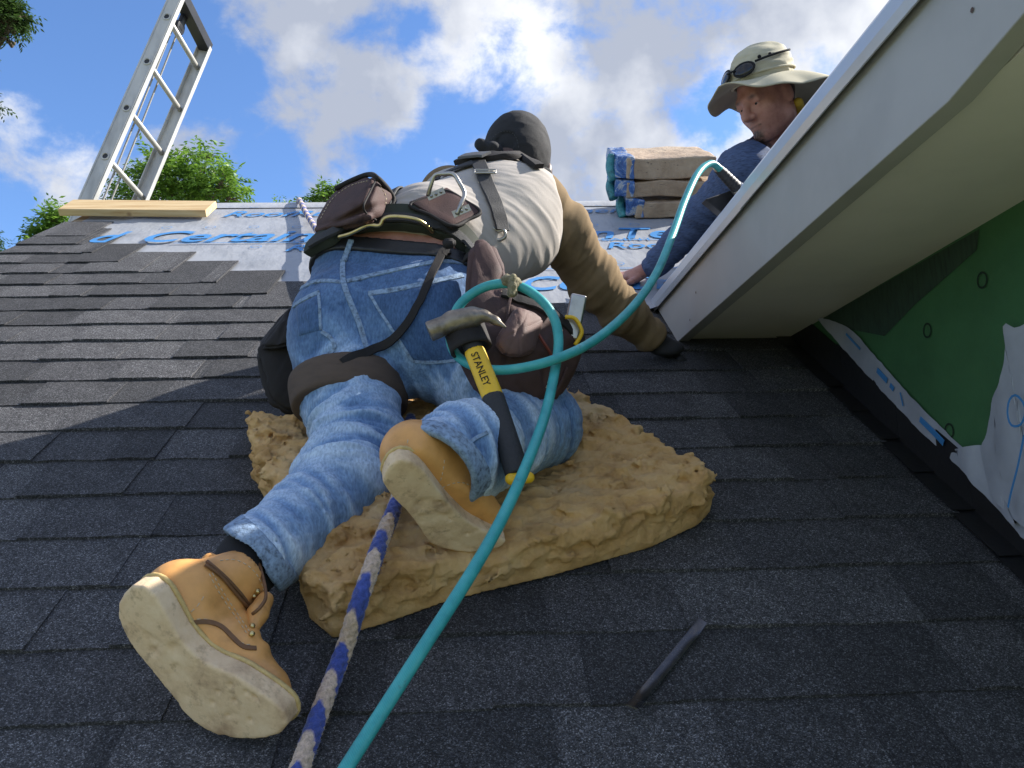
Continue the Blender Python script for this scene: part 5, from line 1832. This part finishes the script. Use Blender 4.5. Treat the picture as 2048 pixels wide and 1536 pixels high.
for i in range(-nlow + 1, 4):
    a = lq + LD * LS * i; b = a + LR * LW
    if rung_me is None:
        V, F, _ = tube_data([(0, 0, 0), (0, 0, LW / 2), (0, 0, LW)], 0.0155, 14)
        rung_me = bpy.data.meshes.new('rung'); rung_me.from_pydata([tuple(v) for v in V], [], F); rung_me.materials.append(M_ALU)
        rung_me.polygons.foreach_set('use_smooth', [True] * len(rung_me.polygons))
        V, F, _ = tube_data([(0.019 * math.cos(t), 0.019 * math.sin(t), 0) for t in np.linspace(0, 6.283, 18, endpoint=False)], 0.0045, 6, True)
        ring_me = bpy.data.meshes.new('rung_rivet'); ring_me.from_pydata([tuple(v) for v in V], [], F); ring_me.materials.append(M_ALU)
        V = [(0.016 * math.cos(t), 0.016 * math.sin(t), 0) for t in np.linspace(0, 6.283, 16, endpoint=False)]
        hole_me = bpy.data.meshes.new('rung_socket'); hole_me.from_pydata(V, [], [tuple(range(16))]); hole_me.materials.append(M_ALUD)
    Mx = Matrix((LE, LD, LR)).transposed().to_4x4()
    for nm, me, pos in (('rung', rung_me, a), ('rung_rivet', ring_me, a - LR * 0.009), ('rung_socket', hole_me, a - LR * 0.0082)):
        if nm != 'rung' and i < -2: continue
        o = bpy.data.objects.new(nm, me); link(o, ladder)
        o.matrix_parent_inverse = Matrix.Translation(ladder.location).inverted()
        o.matrix_basis = Matrix.Translation(pos) @ Mx
# top bracket, pulley and halyard
ta, tb = lq + LD * LS * (TOP + 0.08), lq + LD * LS * (TOP + 0.0) + LR * LW
bm = bmesh.new(); add_box(bm, (ta + tb) / 2 + LE * 0.0, (tb - ta) / 2, LE * 0.037, LD * 0.028)
frm_bm('top_bracket', bm, M_BLKP, ladder, bevel=0.003)
pc = lq + LD * LS * (TOP - 0.30) + LR * LW * 0.36 - LE * 0.02
bm = bmesh.new(); bmesh.ops.create_cone(bm, cap_ends=True, segments=20, radius1=0.042, radius2=0.042, depth=0.024, matrix=Matrix.Translation(pc) @ Matrix((LR, LD, LE)).transposed().to_4x4())
add_box(bm, pc + LD * 0.05, LR * 0.02, LD * 0.06, LE * 0.014)
frm_bm('pulley', bm, M_BLKP, ladder, True, bevel=0.003)
M_CORD = simple('grey_halyard', (0.34, 0.33, 0.31), 0.9, var=0.4, scale=200, bscale=300, bump=0.6)
for k, (o1, o2) in enumerate(((0.27, 0.36), (0.48, 0.55))):
    a = lq + LD * LS * (TOP - 0.22 + 0.12 * k) + LR * LW * (0.30 if k == 0 else 0.42) - LE * 0.04
    b = lq - LD * LS * 6 + LR * LW * o2 - LE * 0.02
    tube('halyard', [a, (a + b) / 2 + LE * 0.015, b], 0.0052, M_CORD, ladder, n=30, sides=6)

# --- loose board near the ridge
def wood_mat():
    m, nt, b = new_mat('pine_board')
    n = noise_n(nt, 5, 5, 0.6, 0.4, stretch=(0.6, 9, 9))
    c = ramp_n(nt, n.outputs['Fac'], [(0.3, (0.46, 0.29, 0.13)), (0.5, (0.60, 0.43, 0.22)), (0.7, (0.68, 0.52, 0.30))])
    vo = nd(nt, 'ShaderNodeTexVoronoi'); vo.inputs['Scale'].default_value = 3.2
    tc = nd(nt, 'ShaderNodeTexCoord'); nt.links.new(tc.outputs['Object'], vo.inputs['Vector'])
    c = mixc(nt, ramp_n(nt, vo.outputs['Distance'], [(0.03, (0.8, 0.8, 0.8)), (0.06, (0, 0, 0))]), c, (0.22, 0.10, 0.04))
    nt.links.new(c, b.inputs['Base Color']); b.inputs['Roughness'].default_value = 0.7
    bump_n(nt, b, n.outputs['Fac'], 0.2, 0.003)
    return m


bA, bB = touvw(RP(120, 438)), touvw(RP(414, 441))
bd = bB - bA; bd[2] = 0; bl = np.linalg.norm(bd); bd /= bl
bu = np.array([bd[0], 0, 0]) + UPV * bd[1]
bv = np.cross(NRM, bu)
o0 = UVW(bA[0], bA[1], 0.014)
bvt = bv * math.cos(0.10) - NRM * -math.sin(0.10)
nt_ = np.cross(bu, bvt)
bm = bmesh.new()
add_prism(bm, [o0, o0 + bu * bl, o0 + bu * bl + bvt * 0.15, o0 + bvt * 0.15], nt_ * 0.034)
board = frm_bm('wooden_board', bm, wood_mat(), None, bevel=0.003)
tag(board, 'pale pine board lying at the left end of the ridge by the ladder', 'board')

# --- three wrapped shingle bundles stacked near the ridge
def kraft_mat():
    m, nt, b = new_mat('kraft_wrapper')
    n = noise_n(nt, 7, 5, 0.65)
    c = ramp_n(nt, n.outputs['Fac'], [(0.3, (0.30, 0.205, 0.13)), (0.55, (0.47, 0.345, 0.23)), (0.8, (0.56, 0.44, 0.31))])
    n3 = noise_n(nt, 12, 4, 0.7, stretch=(1, 3, 6))
    c = mixc(nt, ramp_n(nt, n3.outputs['Fac'], [(0.64, (0, 0, 0)), (0.67, (1, 1, 1))]), c, (0.03, 0.028, 0.026))
    nt.links.new(c, b.inputs['Base Color']); b.inputs['Roughness'].default_value = 0.5
    n2 = noise_n(nt, 16, 5, 0.7)
    bump_n(nt, b, n2.outputs['Fac'], 0.7, 0.02)
    return m


def film_mat(name, stops):
    m, nt, b = new_mat(name)
    n = noise_n(nt, 18, 5, 0.7, 0.6)
    c = ramp_n(nt, n.outputs['Fac'], stops)
    nt.links.new(c, b.inputs['Base Color']); b.inputs['Roughness'].default_value = 0.25
    bump_n(nt, b, n.outputs['Fac'], 0.8, 0.02)
    return m


M_KRAFT = kraft_mat()
M_FILM = film_mat('blue_wrapper_film', [(0.35, (0.02, 0.06, 0.22)), (0.5, (0.06, 0.16, 0.42)), (0.58, (0.45, 0.48, 0.52)), (0.7, (0.04, 0.12, 0.34))])
M_TEAL = film_mat('teal_wrapper_film', [(0.35, (0.02, 0.12, 0.14)), (0.55, (0.05, 0.27, 0.29)), (0.75, (0.12, 0.40, 0.42))])
blabel = ['topmost paper wrapped shingle bundle of the stack by the ridge', 'middle paper wrapped shingle bundle of the stack by the ridge', 'lowest paper wrapped shingle bundle of the stack by the ridge']
for k, (u0, u1, v0, w0, hgt, tilt) in enumerate(((0.745, 1.165, 3.85, 0.185, 0.096, 0.03), (0.750, 1.18, 3.85, 0.100, 0.074, 0.02), (0.800, 1.26, 3.835, 0.012, 0.076, -0.02))):
    root = empty('shingle_bundle', UVW((u0 + u1) / 2, v0 + 0.15, w0))
    tag(root, blabel[k], 'shingle bundle', 'shingle bundles stacked by the ridge')
    bm = bmesh.new()
    ct = lambda u, v, w: UVW(u, v, w0 + w + tilt * (u - u0) * 0.6)
    add_prism(bm, [ct(u0, v0, 0), ct(u1, v0 + 0.01, 0), ct(u1, v0 + 0.36, 0), ct(u0, v0 + 0.34, 0)], NRM * hgt)
    bmesh.ops.subdivide_edges(bm, edges=bm.edges[:], cuts=7, use_grid_fill=True)
    bm.normal_update()
    for v in bm.verts:
        v.co += v.normal * 0.010 * mnoise.noise(v.co * 9 + Vector((k * 3, 0, 0))) + Vector(NRM) * 0.010 * mnoise.noise(Vector((v.co.x * 5, k * 2.0, 0)))
    frm_bm('paper_wrapper', bm, M_KRAFT, root, True, bevel=0.012)
    # crumpled film end
    bm = bmesh.new()
    add_prism(bm, [ct(u0 - 0.045, v0 + 0.03, 0.006), ct(u0 + 0.035, v0 - 0.006, 0.002), ct(u0 + 0.035, v0 + 0.345, 0.002), ct(u0 - 0.045, v0 + 0.33, 0.006)], NRM * (hgt + 0.004))
    bmesh.ops.subdivide_edges(bm, edges=bm.edges[:], cuts=6, use_grid_fill=True)
    bm.normal_update()
    for v in bm.verts:
        v.co += v.normal * 0.013 * mnoise.noise(v.co * 22 + Vector((k * 5, 1, 0)))
    frm_bm('film_end', bm, M_FILM, root, True, bevel=0.01)
    tube('film_fold', [ct(u0 - 0.05, v0 + 0.05, -0.01), ct(u0 - 0.062, v0 + 0.09, hgt * 0.5), ct(u0 - 0.05, v0 + 0.12, hgt * 0.95)], 0.022, M_TEAL, root, n=12, sides=10)

# --- trees beyond the ridge
def leaf_mat(name, stops):
    m, nt, b = new_mat(name)
    r = attr_n(nt, 'rnd')
    c = ramp_n(nt, r, stops)
    nt.links.new(c, b.inputs['Base Color'])
    b.inputs['Roughness'].default_value = 0.5
    tr = nt.nodes.new('ShaderNodeBsdfTranslucent'); nt.links.new(c, tr.inputs['Color'])
    mx = nt.nodes.new('ShaderNodeMixShader'); mx.inputs[0].default_value = 0.42
    out = [n for n in nt.nodes if n.type == 'OUTPUT_MATERIAL'][0]
    nt.links.new(b.outputs[0], mx.inputs[1]); nt.links.new(tr.outputs[0], mx.inputs[2]); nt.links.new(mx.outputs[0], out.inputs[0])
    return m


M_LEAF = leaf_mat('walnut_leaf', [(0.0, (0.06, 0.13, 0.018)), (0.5, (0.13, 0.25, 0.032)), (1.0, (0.24, 0.38, 0.06))])
M_LEAFD = leaf_mat('dark_leaf', [(0.0, (0.022, 0.05, 0.012)), (0.6, (0.045, 0.09, 0.02)), (1.0, (0.09, 0.15, 0.035))])
M_BARK = simple('bark', (0.10, 0.075, 0.055), 0.95, var=0.4, scale=8, bscale=30, bump=0.8, bdist=0.03)


def tree(name, label, clumps, trunk_base, leafL, sprays, mat, seed, leaflets=9, cat='tree', group=None):
    r = np.random.default_rng(seed)
    root = empty(name, trunk_base)
    tag(root, label, cat, group)
    cs = [(P(a, b, z), rad * z / FPX) for a, b, rad, z in clumps]
    Vs, rn = [], []
    nrm = lambda x: x / (np.linalg.norm(x, axis=-1, keepdims=True) + 1e-9)
    for c, R_ in cs:
        m = max(6, int(sprays * (R_ / cs[0][1]) ** 2))
        d = r.normal(size=(m, 3)); d[:, 2] = np.abs(d[:, 2]) * 0.9 + 0.1 * d[:, 2]; d = nrm(d)
        p = c + d * R_ * (0.45 + 0.55 * r.random((m, 1))) * np.array([1.1, 1.1, 0.85])
        ax = d * 0.8 + r.normal(size=(m, 3)) * 0.5; ax[:, 2] -= 0.25; ax = nrm(ax)
        sd = nrm(np.cross(ax, [0, 0, 1.0]))
        LL = leafL * (0.7 + 0.6 * r.random((m, 1)))
        shade = r.random(m)
        for k in range(leaflets):
            t = (k // 2) / (leaflets / 2); s_k = 1 if k % 2 else -1
            b0 = p + ax * LL * 2.6 * t - np.array([0, 0, 0.35]) * LL * t * t
            dl = sd * s_k * 0.9 + ax * 0.55 + r.normal(size=(m, 3)) * 0.18; dl[:, 2] -= 0.35; dl = nrm(dl)
            w = nrm(np.cross(dl, np.array([0, 0, 1.0]) + r.normal(size=(m, 3)) * 0.5))
            ln = LL * (1.0 - 0.35 * abs(t - 0.45))
            Vs.append(np.stack([b0, b0 + dl * ln * 0.45 + w * ln * 0.17, b0 + dl * ln, b0 + dl * ln * 0.45 - w * ln * 0.17], 1).reshape(-1, 3))
            rn.append(np.repeat(np.clip(shade * 0.6 + 0.4 * r.random(m), 0, 1), 4))
    Vs = np.concatenate(Vs); rn = np.concatenate(rn)
    Fs = np.arange(len(Vs)).reshape(-1, 4)
    cr = mesh('crown', Vs, Fs, mat, root)
    at = cr.data.attributes.new('rnd', 'FLOAT', 'POINT'); at.data.foreach_set('value', rn)
    parts = []
    tb = np.asarray(trunk_base, float)
    cen = np.mean([c for c, _ in cs], 0)
    fork = np.array([cen[0], cen[1], cen[2] - 1.6 * cs[0][1]])
    fork = tb + (fork - tb) * 0.9
    parts.append(tube_data(resample([tb, (tb + fork) / 2 + np.array([0.15, 0, 0]), fork], n=14), lambda t, a: 0.24 * (1 - 0.5 * t), 8)[:2])
    for c, R_ in cs:
        mid = (fork + c) / 2 + np.array([0, 0, 0.2]) + r.normal(size=3) * 0.1
        parts.append(tube_data(resample([fork, mid, c + np.array([0, 0, R_ * 0.3])], n=8), lambda t, a: 0.09 * (1 - 0.85 * t), 6)[:2])
        for _ in range(5):
            d = r.normal(size=3); d[2] = abs(d[2]); d /= np.linalg.norm(d)
            parts.append(tube_data(resample([c - d * 0.1, c + d * R_ * 0.9], n=4), lambda t, a: 0.022 * (1 - 0.8 * t), 5)[:2])
    V, F = join_data(parts)
    mesh('trunk', V, F, M_BARK, root, True)
    return root


tb1 = P(330, 760, 19); tb1[2] = -6.2
tree('walnut_tree', 'bright green leafy tree rising behind the ridge and ladder', [(350, 372, 62, 18.5), (300, 365, 42, 18), (400, 352, 46, 18.5), (395, 318, 20, 19), (420, 312, 14, 19), (440, 375, 44, 18), (462, 398, 26, 18), (255, 392, 34, 18.5), (330, 325, 22, 19), (300, 315, 14, 19), (230, 420, 30, 18), (420, 405, 50, 18.5), (340, 420, 70, 18.5)], tb1, 0.145, 210, M_LEAF, 3)
tb2 = P(70, 760, 17); tb2[2] = -6.2
tree('young_tree', 'green leafy tree left of the ladder foot beyond the rake', [(100, 466, 20, 16), (85, 472, 12, 16), (112, 440, 18, 16), (122, 425, 10, 16.5), (105, 500, 36, 16), (100, 540, 40, 16)], tb2, 0.13, 80, M_LEAF, 8)
tb3 = P(660, 760, 22); tb3[2] = -6.2
tree('small_tree', 'treetop peeking above the ridge left of the back pouch', [(648, 398, 22, 21), (662, 383, 14, 21), (672, 376, 10, 21), (568, 412, 9, 21), (630, 420, 25, 21)], tb3, 0.13, 60, M_LEAF, 12)
tb4 = P(-700, 700, 9.5); tb4[2] = -6.2
tree('oak_tree', 'dark leafy branches hanging into the top left corner', [(-30, 20, 60, 9), (0, 45, 36, 9), (16, 50, 28, 9), (34, 32, 14, 9), (8, 12, 28, 9), (12, 78, 12, 9), (-18, 212, 16, 9.5), (-26, 484, 26, 10), (-190, 100, 130, 9.5), (-190, 400, 120, 10)], tb4, 0.06, 420, M_LEAFD, 21)
# ================================================================== SECOND WORKER LEANING OVER THE DORMER EAVE
w2 = empty('person', (1.1, 2.9, 0.95))
tag(w2, 'worker in navy long sleeve shirt and khaki sun hat leaning over the eave', 'person')
M_NAVY = simple('navy_striped_shirt', (0.070, 0.105, 0.20), 0.85, var=0.6, scale=55, bscale=350, bump=0.3, bdist=0.002, stretch=(1, 1, 5))
M_KHAKI = simple('khaki_hat_cloth', (0.50, 0.455, 0.32), 0.85, var=0.12, scale=14, bscale=260, bump=0.25, bdist=0.002)
M_DARKPANT = simple('dark_work_trousers', (0.03, 0.03, 0.035), 0.9)
ZH2 = 2.60
H2 = P(1532, 196, ZH2)
fw = -CAMX * 0.80 - CAMY * 0.42 + CAMZ * 0.42; fw /= np.linalg.norm(fw)
u2 = CAMY * 0.93 - CAMX * 0.24 + CAMZ * 0.05; u2 = u2 - fw * (u2 @ fw); u2 /= np.linalg.norm(u2)
l2 = np.cross(u2, fw)            # towards the viewer's right side of the face
def hd2(l, f, u): return H2 + l2 * l + fw * f + u2 * u
A2 = np.array([l2, fw, u2])
skull = ell(hd2(0, -0.012, 0.022), A2, (0.076, 0.096, 0.098))
face = ell(hd2(0, 0.020, -0.038), A2, (0.068, 0.070, 0.080))
jaw = uni(0.03, cap(hd2(-0.046, -0.005, -0.070), hd2(0, 0.062, -0.100), 0.026, 0.021), cap(hd2(0.046, -0.005, -0.070), hd2(0, 0.062, -0.100), 0.026, 0.021))
cheek = uni(0.02, ell(hd2(-0.038, 0.052, -0.030), A2, (0.024, 0.024, 0.024)), ell(hd2(0.038, 0.052, -0.030), A2, (0.024, 0.024, 0.024)))
brow = cap(hd2(-0.036, 0.074, 0.016), hd2(0.036, 0.074, 0.016), 0.0135, 0.0135)
nose = uni(0.008, cap(hd2(0, 0.084, 0.008), hd2(0, 0.112, -0.034), 0.0095, 0.0135), cap(hd2(-0.015, 0.094, -0.038), hd2(0.015, 0.094, -0.038), 0.0095, 0.0095))
lips = uni(0.004, cap(hd2(-0.019, 0.082, -0.064), hd2(0.019, 0.082, -0.064), 0.0058, 0.0058), cap(hd2(-0.016, 0.082, -0.0745), hd2(0.016, 0.082, -0.0745), 0.0066, 0.0066), ell(hd2(0, 0.074, -0.066), A2, (0.026, 0.014, 0.02)))
chin = ell(hd2(0, 0.068, -0.102), A2, (0.022, 0.018, 0.017))
h2 = uni(0.022, skull, face, jaw, cheek, brow, chin)
for s in (-1, 1):
    h2 = sub(h2, ell(hd2(s * 0.031, 0.089, -0.003), A2, (0.0165, 0.011, 0.0105)), 0.012)
h2 = uni(0.007, h2, nose, lips)
for s in (-1, 1):
    h2 = uni(0.003, h2, cap(hd2(s * 0.031 - 0.013, 0.079, 0.0025), hd2(s * 0.031 + 0.013, 0.079, 0.0025), 0.0066, 0.0066), cap(hd2(s * 0.031 - 0.012, 0.079, -0.0115), hd2(s * 0.031 + 0.012, 0.079, -0.0115), 0.0048, 0.0048))
    h2 = uni(0.006, h2, ell(hd2(s * 0.076, -0.012, -0.012), frame(l2 * s + fw * 0.3, u2), (0.032, 0.018, 0.010)))
h2 = sub(h2, cap(hd2(-0.021, 0.094, -0.0692), hd2(0.021, 0.094, -0.0692), 0.0014, 0.0014), 0.002)
shA, shB = P(1488, 345, 2.60), P(1640, 235, 2.85)
neck2 = cap(hd2(0, -0.02, -0.06), (shA + shB) / 2 + NRM * 0.0 + u2 * 0.03, 0.058, 0.066)
elA, wrA = P(1405, 432, 2.77), P(1308, 532, 2.90)
haA = RP(1262, 553, 0.024)
hand2 = uni(0.010, ell(haA, frame(NRM, -CAMX), (0.046, 0.040, 0.018)), cap(wrA, haA, 0.027, 0.024), *fingers(haA, -CAMX * 0.95 - UPV * 0.10, UPV * 1.0 - CAMX * 0.1, NRM, 0.085, 0.0095, 0.10, 1))
torso2 = [(shA + shB) / 2 + np.array([0.02, 0.04, -0.05]), np.array([1.30, 2.80, 1.34])]
hips2, kneeA, kneeB, footA, footB = np.array([1.46, 2.86, 1.42]), np.array([1.22, 3.05, 1.18]), np.array([1.36, 2.55, 1.27]), np.array([1.55, 3.30, 1.38]), np.array([1.72, 2.50, 1.50])
body2 = uni(0.02, h2, neck2, cap(torso2[0], torso2[1], 0.12, 0.13), cap(torso2[1], hips2, 0.13, 0.125), limb([shA, elA, wrA], [0.055, 0.043, 0.030], 0.02), cap(shA, shB, 0.055, 0.055),
            limb([hips2, kneeA, footA], [0.08, 0.055, 0.04], 0.03), limb([hips2, kneeB, footB], [0.08, 0.055, 0.04], 0.03))
body2 = uni(0.008, body2, hand2)


def stubble(V):
    q = V - H2
    l, f, u = q @ l2, q @ fw, q @ u2
    goat = np.clip(1 - np.abs(l) / 0.026, 0, 1) * np.clip((-0.078 - u) / 0.012, 0, 1) * (f > 0.035)
    mous = np.clip(1 - np.abs(l) / 0.03, 0, 1) * np.exp(-((u + 0.055) / 0.006) ** 2) * (f > 0.06) * 0.5
    brw = 1.2 * np.exp(-((u - 0.018) / 0.006) ** 2) * np.clip(1 - np.abs(np.abs(l) - 0.032) / 0.022, 0, 1) * (f > 0.05) * 0.8
    eye = 0.0 * np.exp(-((u + 0.003) / 0.006) ** 2) * np.clip(1.6 - np.abs(np.abs(l) - 0.031) / 0.008, 0, 1) * (f > 0.06) * 0.95
    mouth = 0.75 * np.exp(-((u + 0.0692) / 0.0028) ** 2) * (np.abs(l) < 0.023) * (f > 0.06)
    jawl = mouth + 0.25 * np.clip((-0.05 - u) / 0.03, 0, 1) * (np.abs(l) < 0.09) * (f > -0.04) * (u > -0.14)
    hair = np.clip((u - 0.03) / 0.015, 0, 1) * (f < 0.05) * 0.9 + (np.clip((-f - 0.02) / 0.02, 0, 1) * (u > -0.04) * 0.9)
    near = np.linalg.norm(q, axis=1) < 0.16
    n = 0.75 + 0.5 * fbm((V * 240).astype(np.float32), 2)
    return np.clip((np.clip(goat * 1.6, 0, 1) + mous + jawl) * n + brw + eye + hair, 0, 0.97) * near


solid('body', body2, 0.0042, M_SKIN, w2, 1, {'hair': stubble})
M_EYE = simple('eye_white', (0.40, 0.36, 0.33), 0.25, var=0.05, bump=0)
for s in (-1, 1):
    bm = bmesh.new(); bmesh.ops.create_uvsphere(bm, u_segments=16, v_segments=10, radius=0.0118, matrix=Matrix.Translation(hd2(s * 0.031, 0.0705, -0.004)))
    e_ = frm_bm('eye', bm, M_EYE, w2, True)
    bm = bmesh.new(); bmesh.ops.create_uvsphere(bm, u_segments=12, v_segments=8, radius=0.0066, matrix=Matrix.Translation(hd2(s * 0.031, 0.0705, -0.004) + (fw * 0.92 - u2 * 0.34 - l2 * 0.1) * 0.0072))
    frm_bm('iris', bm, M_SOCK, e_, True)
shirt2 = uni(0.035, cap(shA, shB, 0.080, 0.080), cap(torso2[0], torso2[1], 0.125, 0.15), limb([shA, elA, wrA], [0.076, 0.060, 0.044], 0.03), limb([shB, np.array([1.05, 2.55, 1.10]), np.array([0.86, 2.35, 0.93])], [0.078, 0.06, 0.046], 0.03))
shirt2 = cut(shirt2, wrA + (wrA - elA) * 0.02, wrA - elA, 0.004) if False else shirt2
shirt2 = sub(shirt2, cap(hd2(0, 0.005, -0.125), hd2(0, 0.02, -0.02), 0.080, 0.095), 0.008)
S2F = [(shA, elA, 0.007, 30, 0.12), (elA, wrA, 0.005, 34, 0.10)]
solid('shirt', shirt2, 0.0062, M_NAVY, w2, 1, disp=lambda V, N: V + N * (folds(V, S2F, 6.1) + 0.004 * fbm((V * 18).astype(np.float32), 3))[:, None])
solid('trousers', uni(0.05, cap(torso2[1] + np.array([0.06, 0.02, 0.03]), hips2, 0.15, 0.15), limb([hips2, kneeA, footA], [0.11, 0.075, 0.06], 0.04), limb([hips2, kneeB, footB], [0.11, 0.075, 0.06], 0.04)), 0.009, M_DARKPANT, w2, 1)
# yellow neckerchief behind the ear
solid('neckerchief', uni(0.01, cap(hd2(0.060, -0.055, -0.055), hd2(0.030, -0.085, -0.075), 0.016, 0.018), cap(hd2(0.030, -0.085, -0.075), hd2(-0.03, -0.085, -0.075), 0.018, 0.018)), 0.004, simple('yellow_cloth', (0.62, 0.42, 0.05), 0.8), w2, 1)

# --- sun hat
hat = empty('sun_hat', hd2(0, 0, 0.06))
tag(hat, 'khaki wide brim sun hat with neck flap on the second worker', 'hat')
hu = u2 - fw * 0.16 + l2 * 0.06; hu /= np.linalg.norm(hu)
hf = fw - hu * (fw @ hu); hf /= np.linalg.norm(hf)
hl = np.cross(hu, hf)
HO = hd2(0, -0.012, 0.056)
V, F = [], []
NA, NRr = 72, 12
for j in range(NRr + 1):
    for i in range(NA):
        a = 2 * math.pi * i / NA
        ca, sa = math.cos(a), math.sin(a)         # ca: forward, sa: lateral
        back = max(0, -ca) ** 1.2
        Rr = 0.166 + 0.01 * ca + 0.105 * back
        r0 = np.array([0.088 * sa, 0.106 * ca])
        t = j / NRr
        x = r0 * (1 - t) + np.array([Rr * 0.98 * sa, Rr * 1.05 * ca]) * t
        z = -0.006 - 0.040 * t ** 1.5 * (0.15 + 1.0 * abs(sa)) - 0.075 * t * back + 0.011 * t * math.sin(3 * a + 1) + 0.006 * t * math.sin(7 * a)
        V.append(HO + hl * x[0] + hf * x[1] + hu * z)
for j in range(NRr):
    for i in range(NA):
        F.append((j * NA + i, j * NA + (i + 1) % NA, (j + 1) * NA + (i + 1) % NA, (j + 1) * NA + i))
o = mesh('brim', V, F, M_KHAKI, hat, True)
so_ = o.modifiers.new('s', 'SOLIDIFY'); so_.thickness = 0.0035
Ah = np.array([hl, hf, hu])
crn = uni(0.02, ell(HO + hu * 0.018, Ah, (0.090, 0.108, 0.078)), ell(HO + hu * 0.055 - hf * 0.01, Ah, (0.078, 0.092, 0.052)))
crn = cut(crn, HO - hu * 0.010, -hu, 0.004)
crn = sub(crn, ell(HO - hu * 0.02, Ah, (0.080, 0.098, 0.080)), 0.003)
solid('crown', crn, 0.0035, M_KHAKI, hat, 1, disp=lambda V, N: V + N * (0.004 * (1 - 2 * np.abs(fbm(np.stack([(V - HO) @ hl * 14, (V - HO) @ hf * 14, (V - HO) @ hu * 45], 1).astype(np.float32), 2))))[:, None])
band_p = [HO + hl * 0.0925 * math.sin(a) + hf * 0.1105 * math.cos(a) + hu * 0.012 for a in np.linspace(0, 2 * math.pi, 40, endpoint=False)]
tube('hat_band', band_p, 0.004, M_KHAKI, hat, n=60, sides=6, closed=True)
for a in (0.9, 1.25):
    bm = bmesh.new(); bmesh.ops.create_uvsphere(bm, u_segments=10, v_segments=6, radius=0.006, matrix=Matrix.Translation(HO + hl * 0.084 * math.sin(a) + hf * 0.100 * math.cos(a) + hu * 0.055))
    frm_bm('vent_eyelet', bm, M_SOCK, hat, True)
# --- sunglasses pushed up on the hat
gl = empty('sunglasses', HO + hf * 0.12 + hu * 0.03)
tag(gl, 'dark sunglasses resting on the front of the khaki hat', 'sunglasses')
M_LENS = simple('dark_lens', (0.012, 0.012, 0.014), 0.12, bump=0)
for s in (-1, 1):
    a = s * 0.42
    c = HO + hl * 0.098 * math.sin(a) + hf * 0.118 * math.cos(a) + hu * 0.030
    nr = hl * math.sin(a) + hf * math.cos(a) + hu * 0.45
    solid('lens', ell(c, frame(nr, np.cross(hu, nr)), (0.032, 0.021, 0.006)), 0.003, M_LENS, gl, 1)
    rim = [c + np.cross(hu, nr) / np.linalg.norm(np.cross(hu, nr)) * 0.033 * math.cos(t) + np.cross(nr / np.linalg.norm(nr), np.cross(hu, nr) / np.linalg.norm(np.cross(hu, nr))) * 0.022 * math.sin(t) for t in np.linspace(0, 6.283, 16, endpoint=False)]
    tube('rim', rim, 0.0032, M_SOCK, gl, n=28, sides=6, closed=True)
    tube('temple', [HO + hl * 0.100 * math.sin(b) + hf * 0.118 * math.cos(b) + hu * (0.034 + 0.012 * abs(b)) for b in (s * 0.75, s * 1.1, s * 1.5, s * 1.9)], 0.0035, M_SOCK, gl, n=14, sides=6)
tube('bridge', [HO + hl * 0.016 * q + hf * (0.122 + 0.002 * (1 - abs(q))) + hu * 0.036 for q in (-1, 0, 1)], 0.003, M_SOCK, gl, n=6, sides=6)

# --- nail gun, its handle pointing out over the eave
gun = empty('nail_gun', P(1470, 380, 2.06))
tag(gun, 'nail gun with ribbed grey handle lying on the eave at the hose end', 'nail gun')
M_GUN = simple('dark_grey_gun', (0.035, 0.036, 0.04), 0.5, var=0.3, scale=30)
M_SILV = simple('silver_fitting', (0.55, 0.55, 0.53), 0.35, metal=0.9, scale=40)
ga, gb = P(1436, 337, 1.985), P(1486, 388, 2.06)
gd = (gb - ga) / np.linalg.norm(gb - ga)
gL = np.linalg.norm(gb - ga)
prof = []
for i in range(40):
    t = i / 39
    r = 0.0115 + 0.004 * t + (0.0013 if (i // 2) % 2 and 0.12 < t < 0.72 else 0)
    prof.append(r)
V, F, _ = tube_data([ga + gd * gL * i / 39 for i in range(40)], prof, 16)
mesh('handle', V, F, M_GUN, gun, True)
V, F, _ = tube_data([ga + gd * gL * 0.72, ga + gd * gL * 0.80, ga + gd * gL * 0.86], [0.0165, 0.0175, 0.0165], 16)
mesh('collar', V, F, M_SILV, gun, True)
V, F, _ = tube_data([ga - gd * 0.012, ga + gd * 0.004, ga + gd * 0.012], [0.009, 0.0105, 0.0105], 12)
mesh('hose_fitting', V, F, M_SILV, gun, True)
q = [P(1410, 398, 2.02), P(1470, 378, 2.05), P(1500, 372, 2.10), P(1452, 432, 2.08)]
bm = bmesh.new(); add_prism(bm, q, -CAMZ * 0.05)
frm_bm('magazine', bm, M_GUN, gun, bevel=0.004)
bm = bmesh.new(); add_box(bm, gb + gd * 0.06, gd * 0.055, np.cross(gd, CAMZ) * 0.035, CAMZ * 0.035)
frm_bm('gun_body', bm, M_GUN, gun, bevel=0.012, seg=3)
print('DONE objects', len(bpy.data.objects))
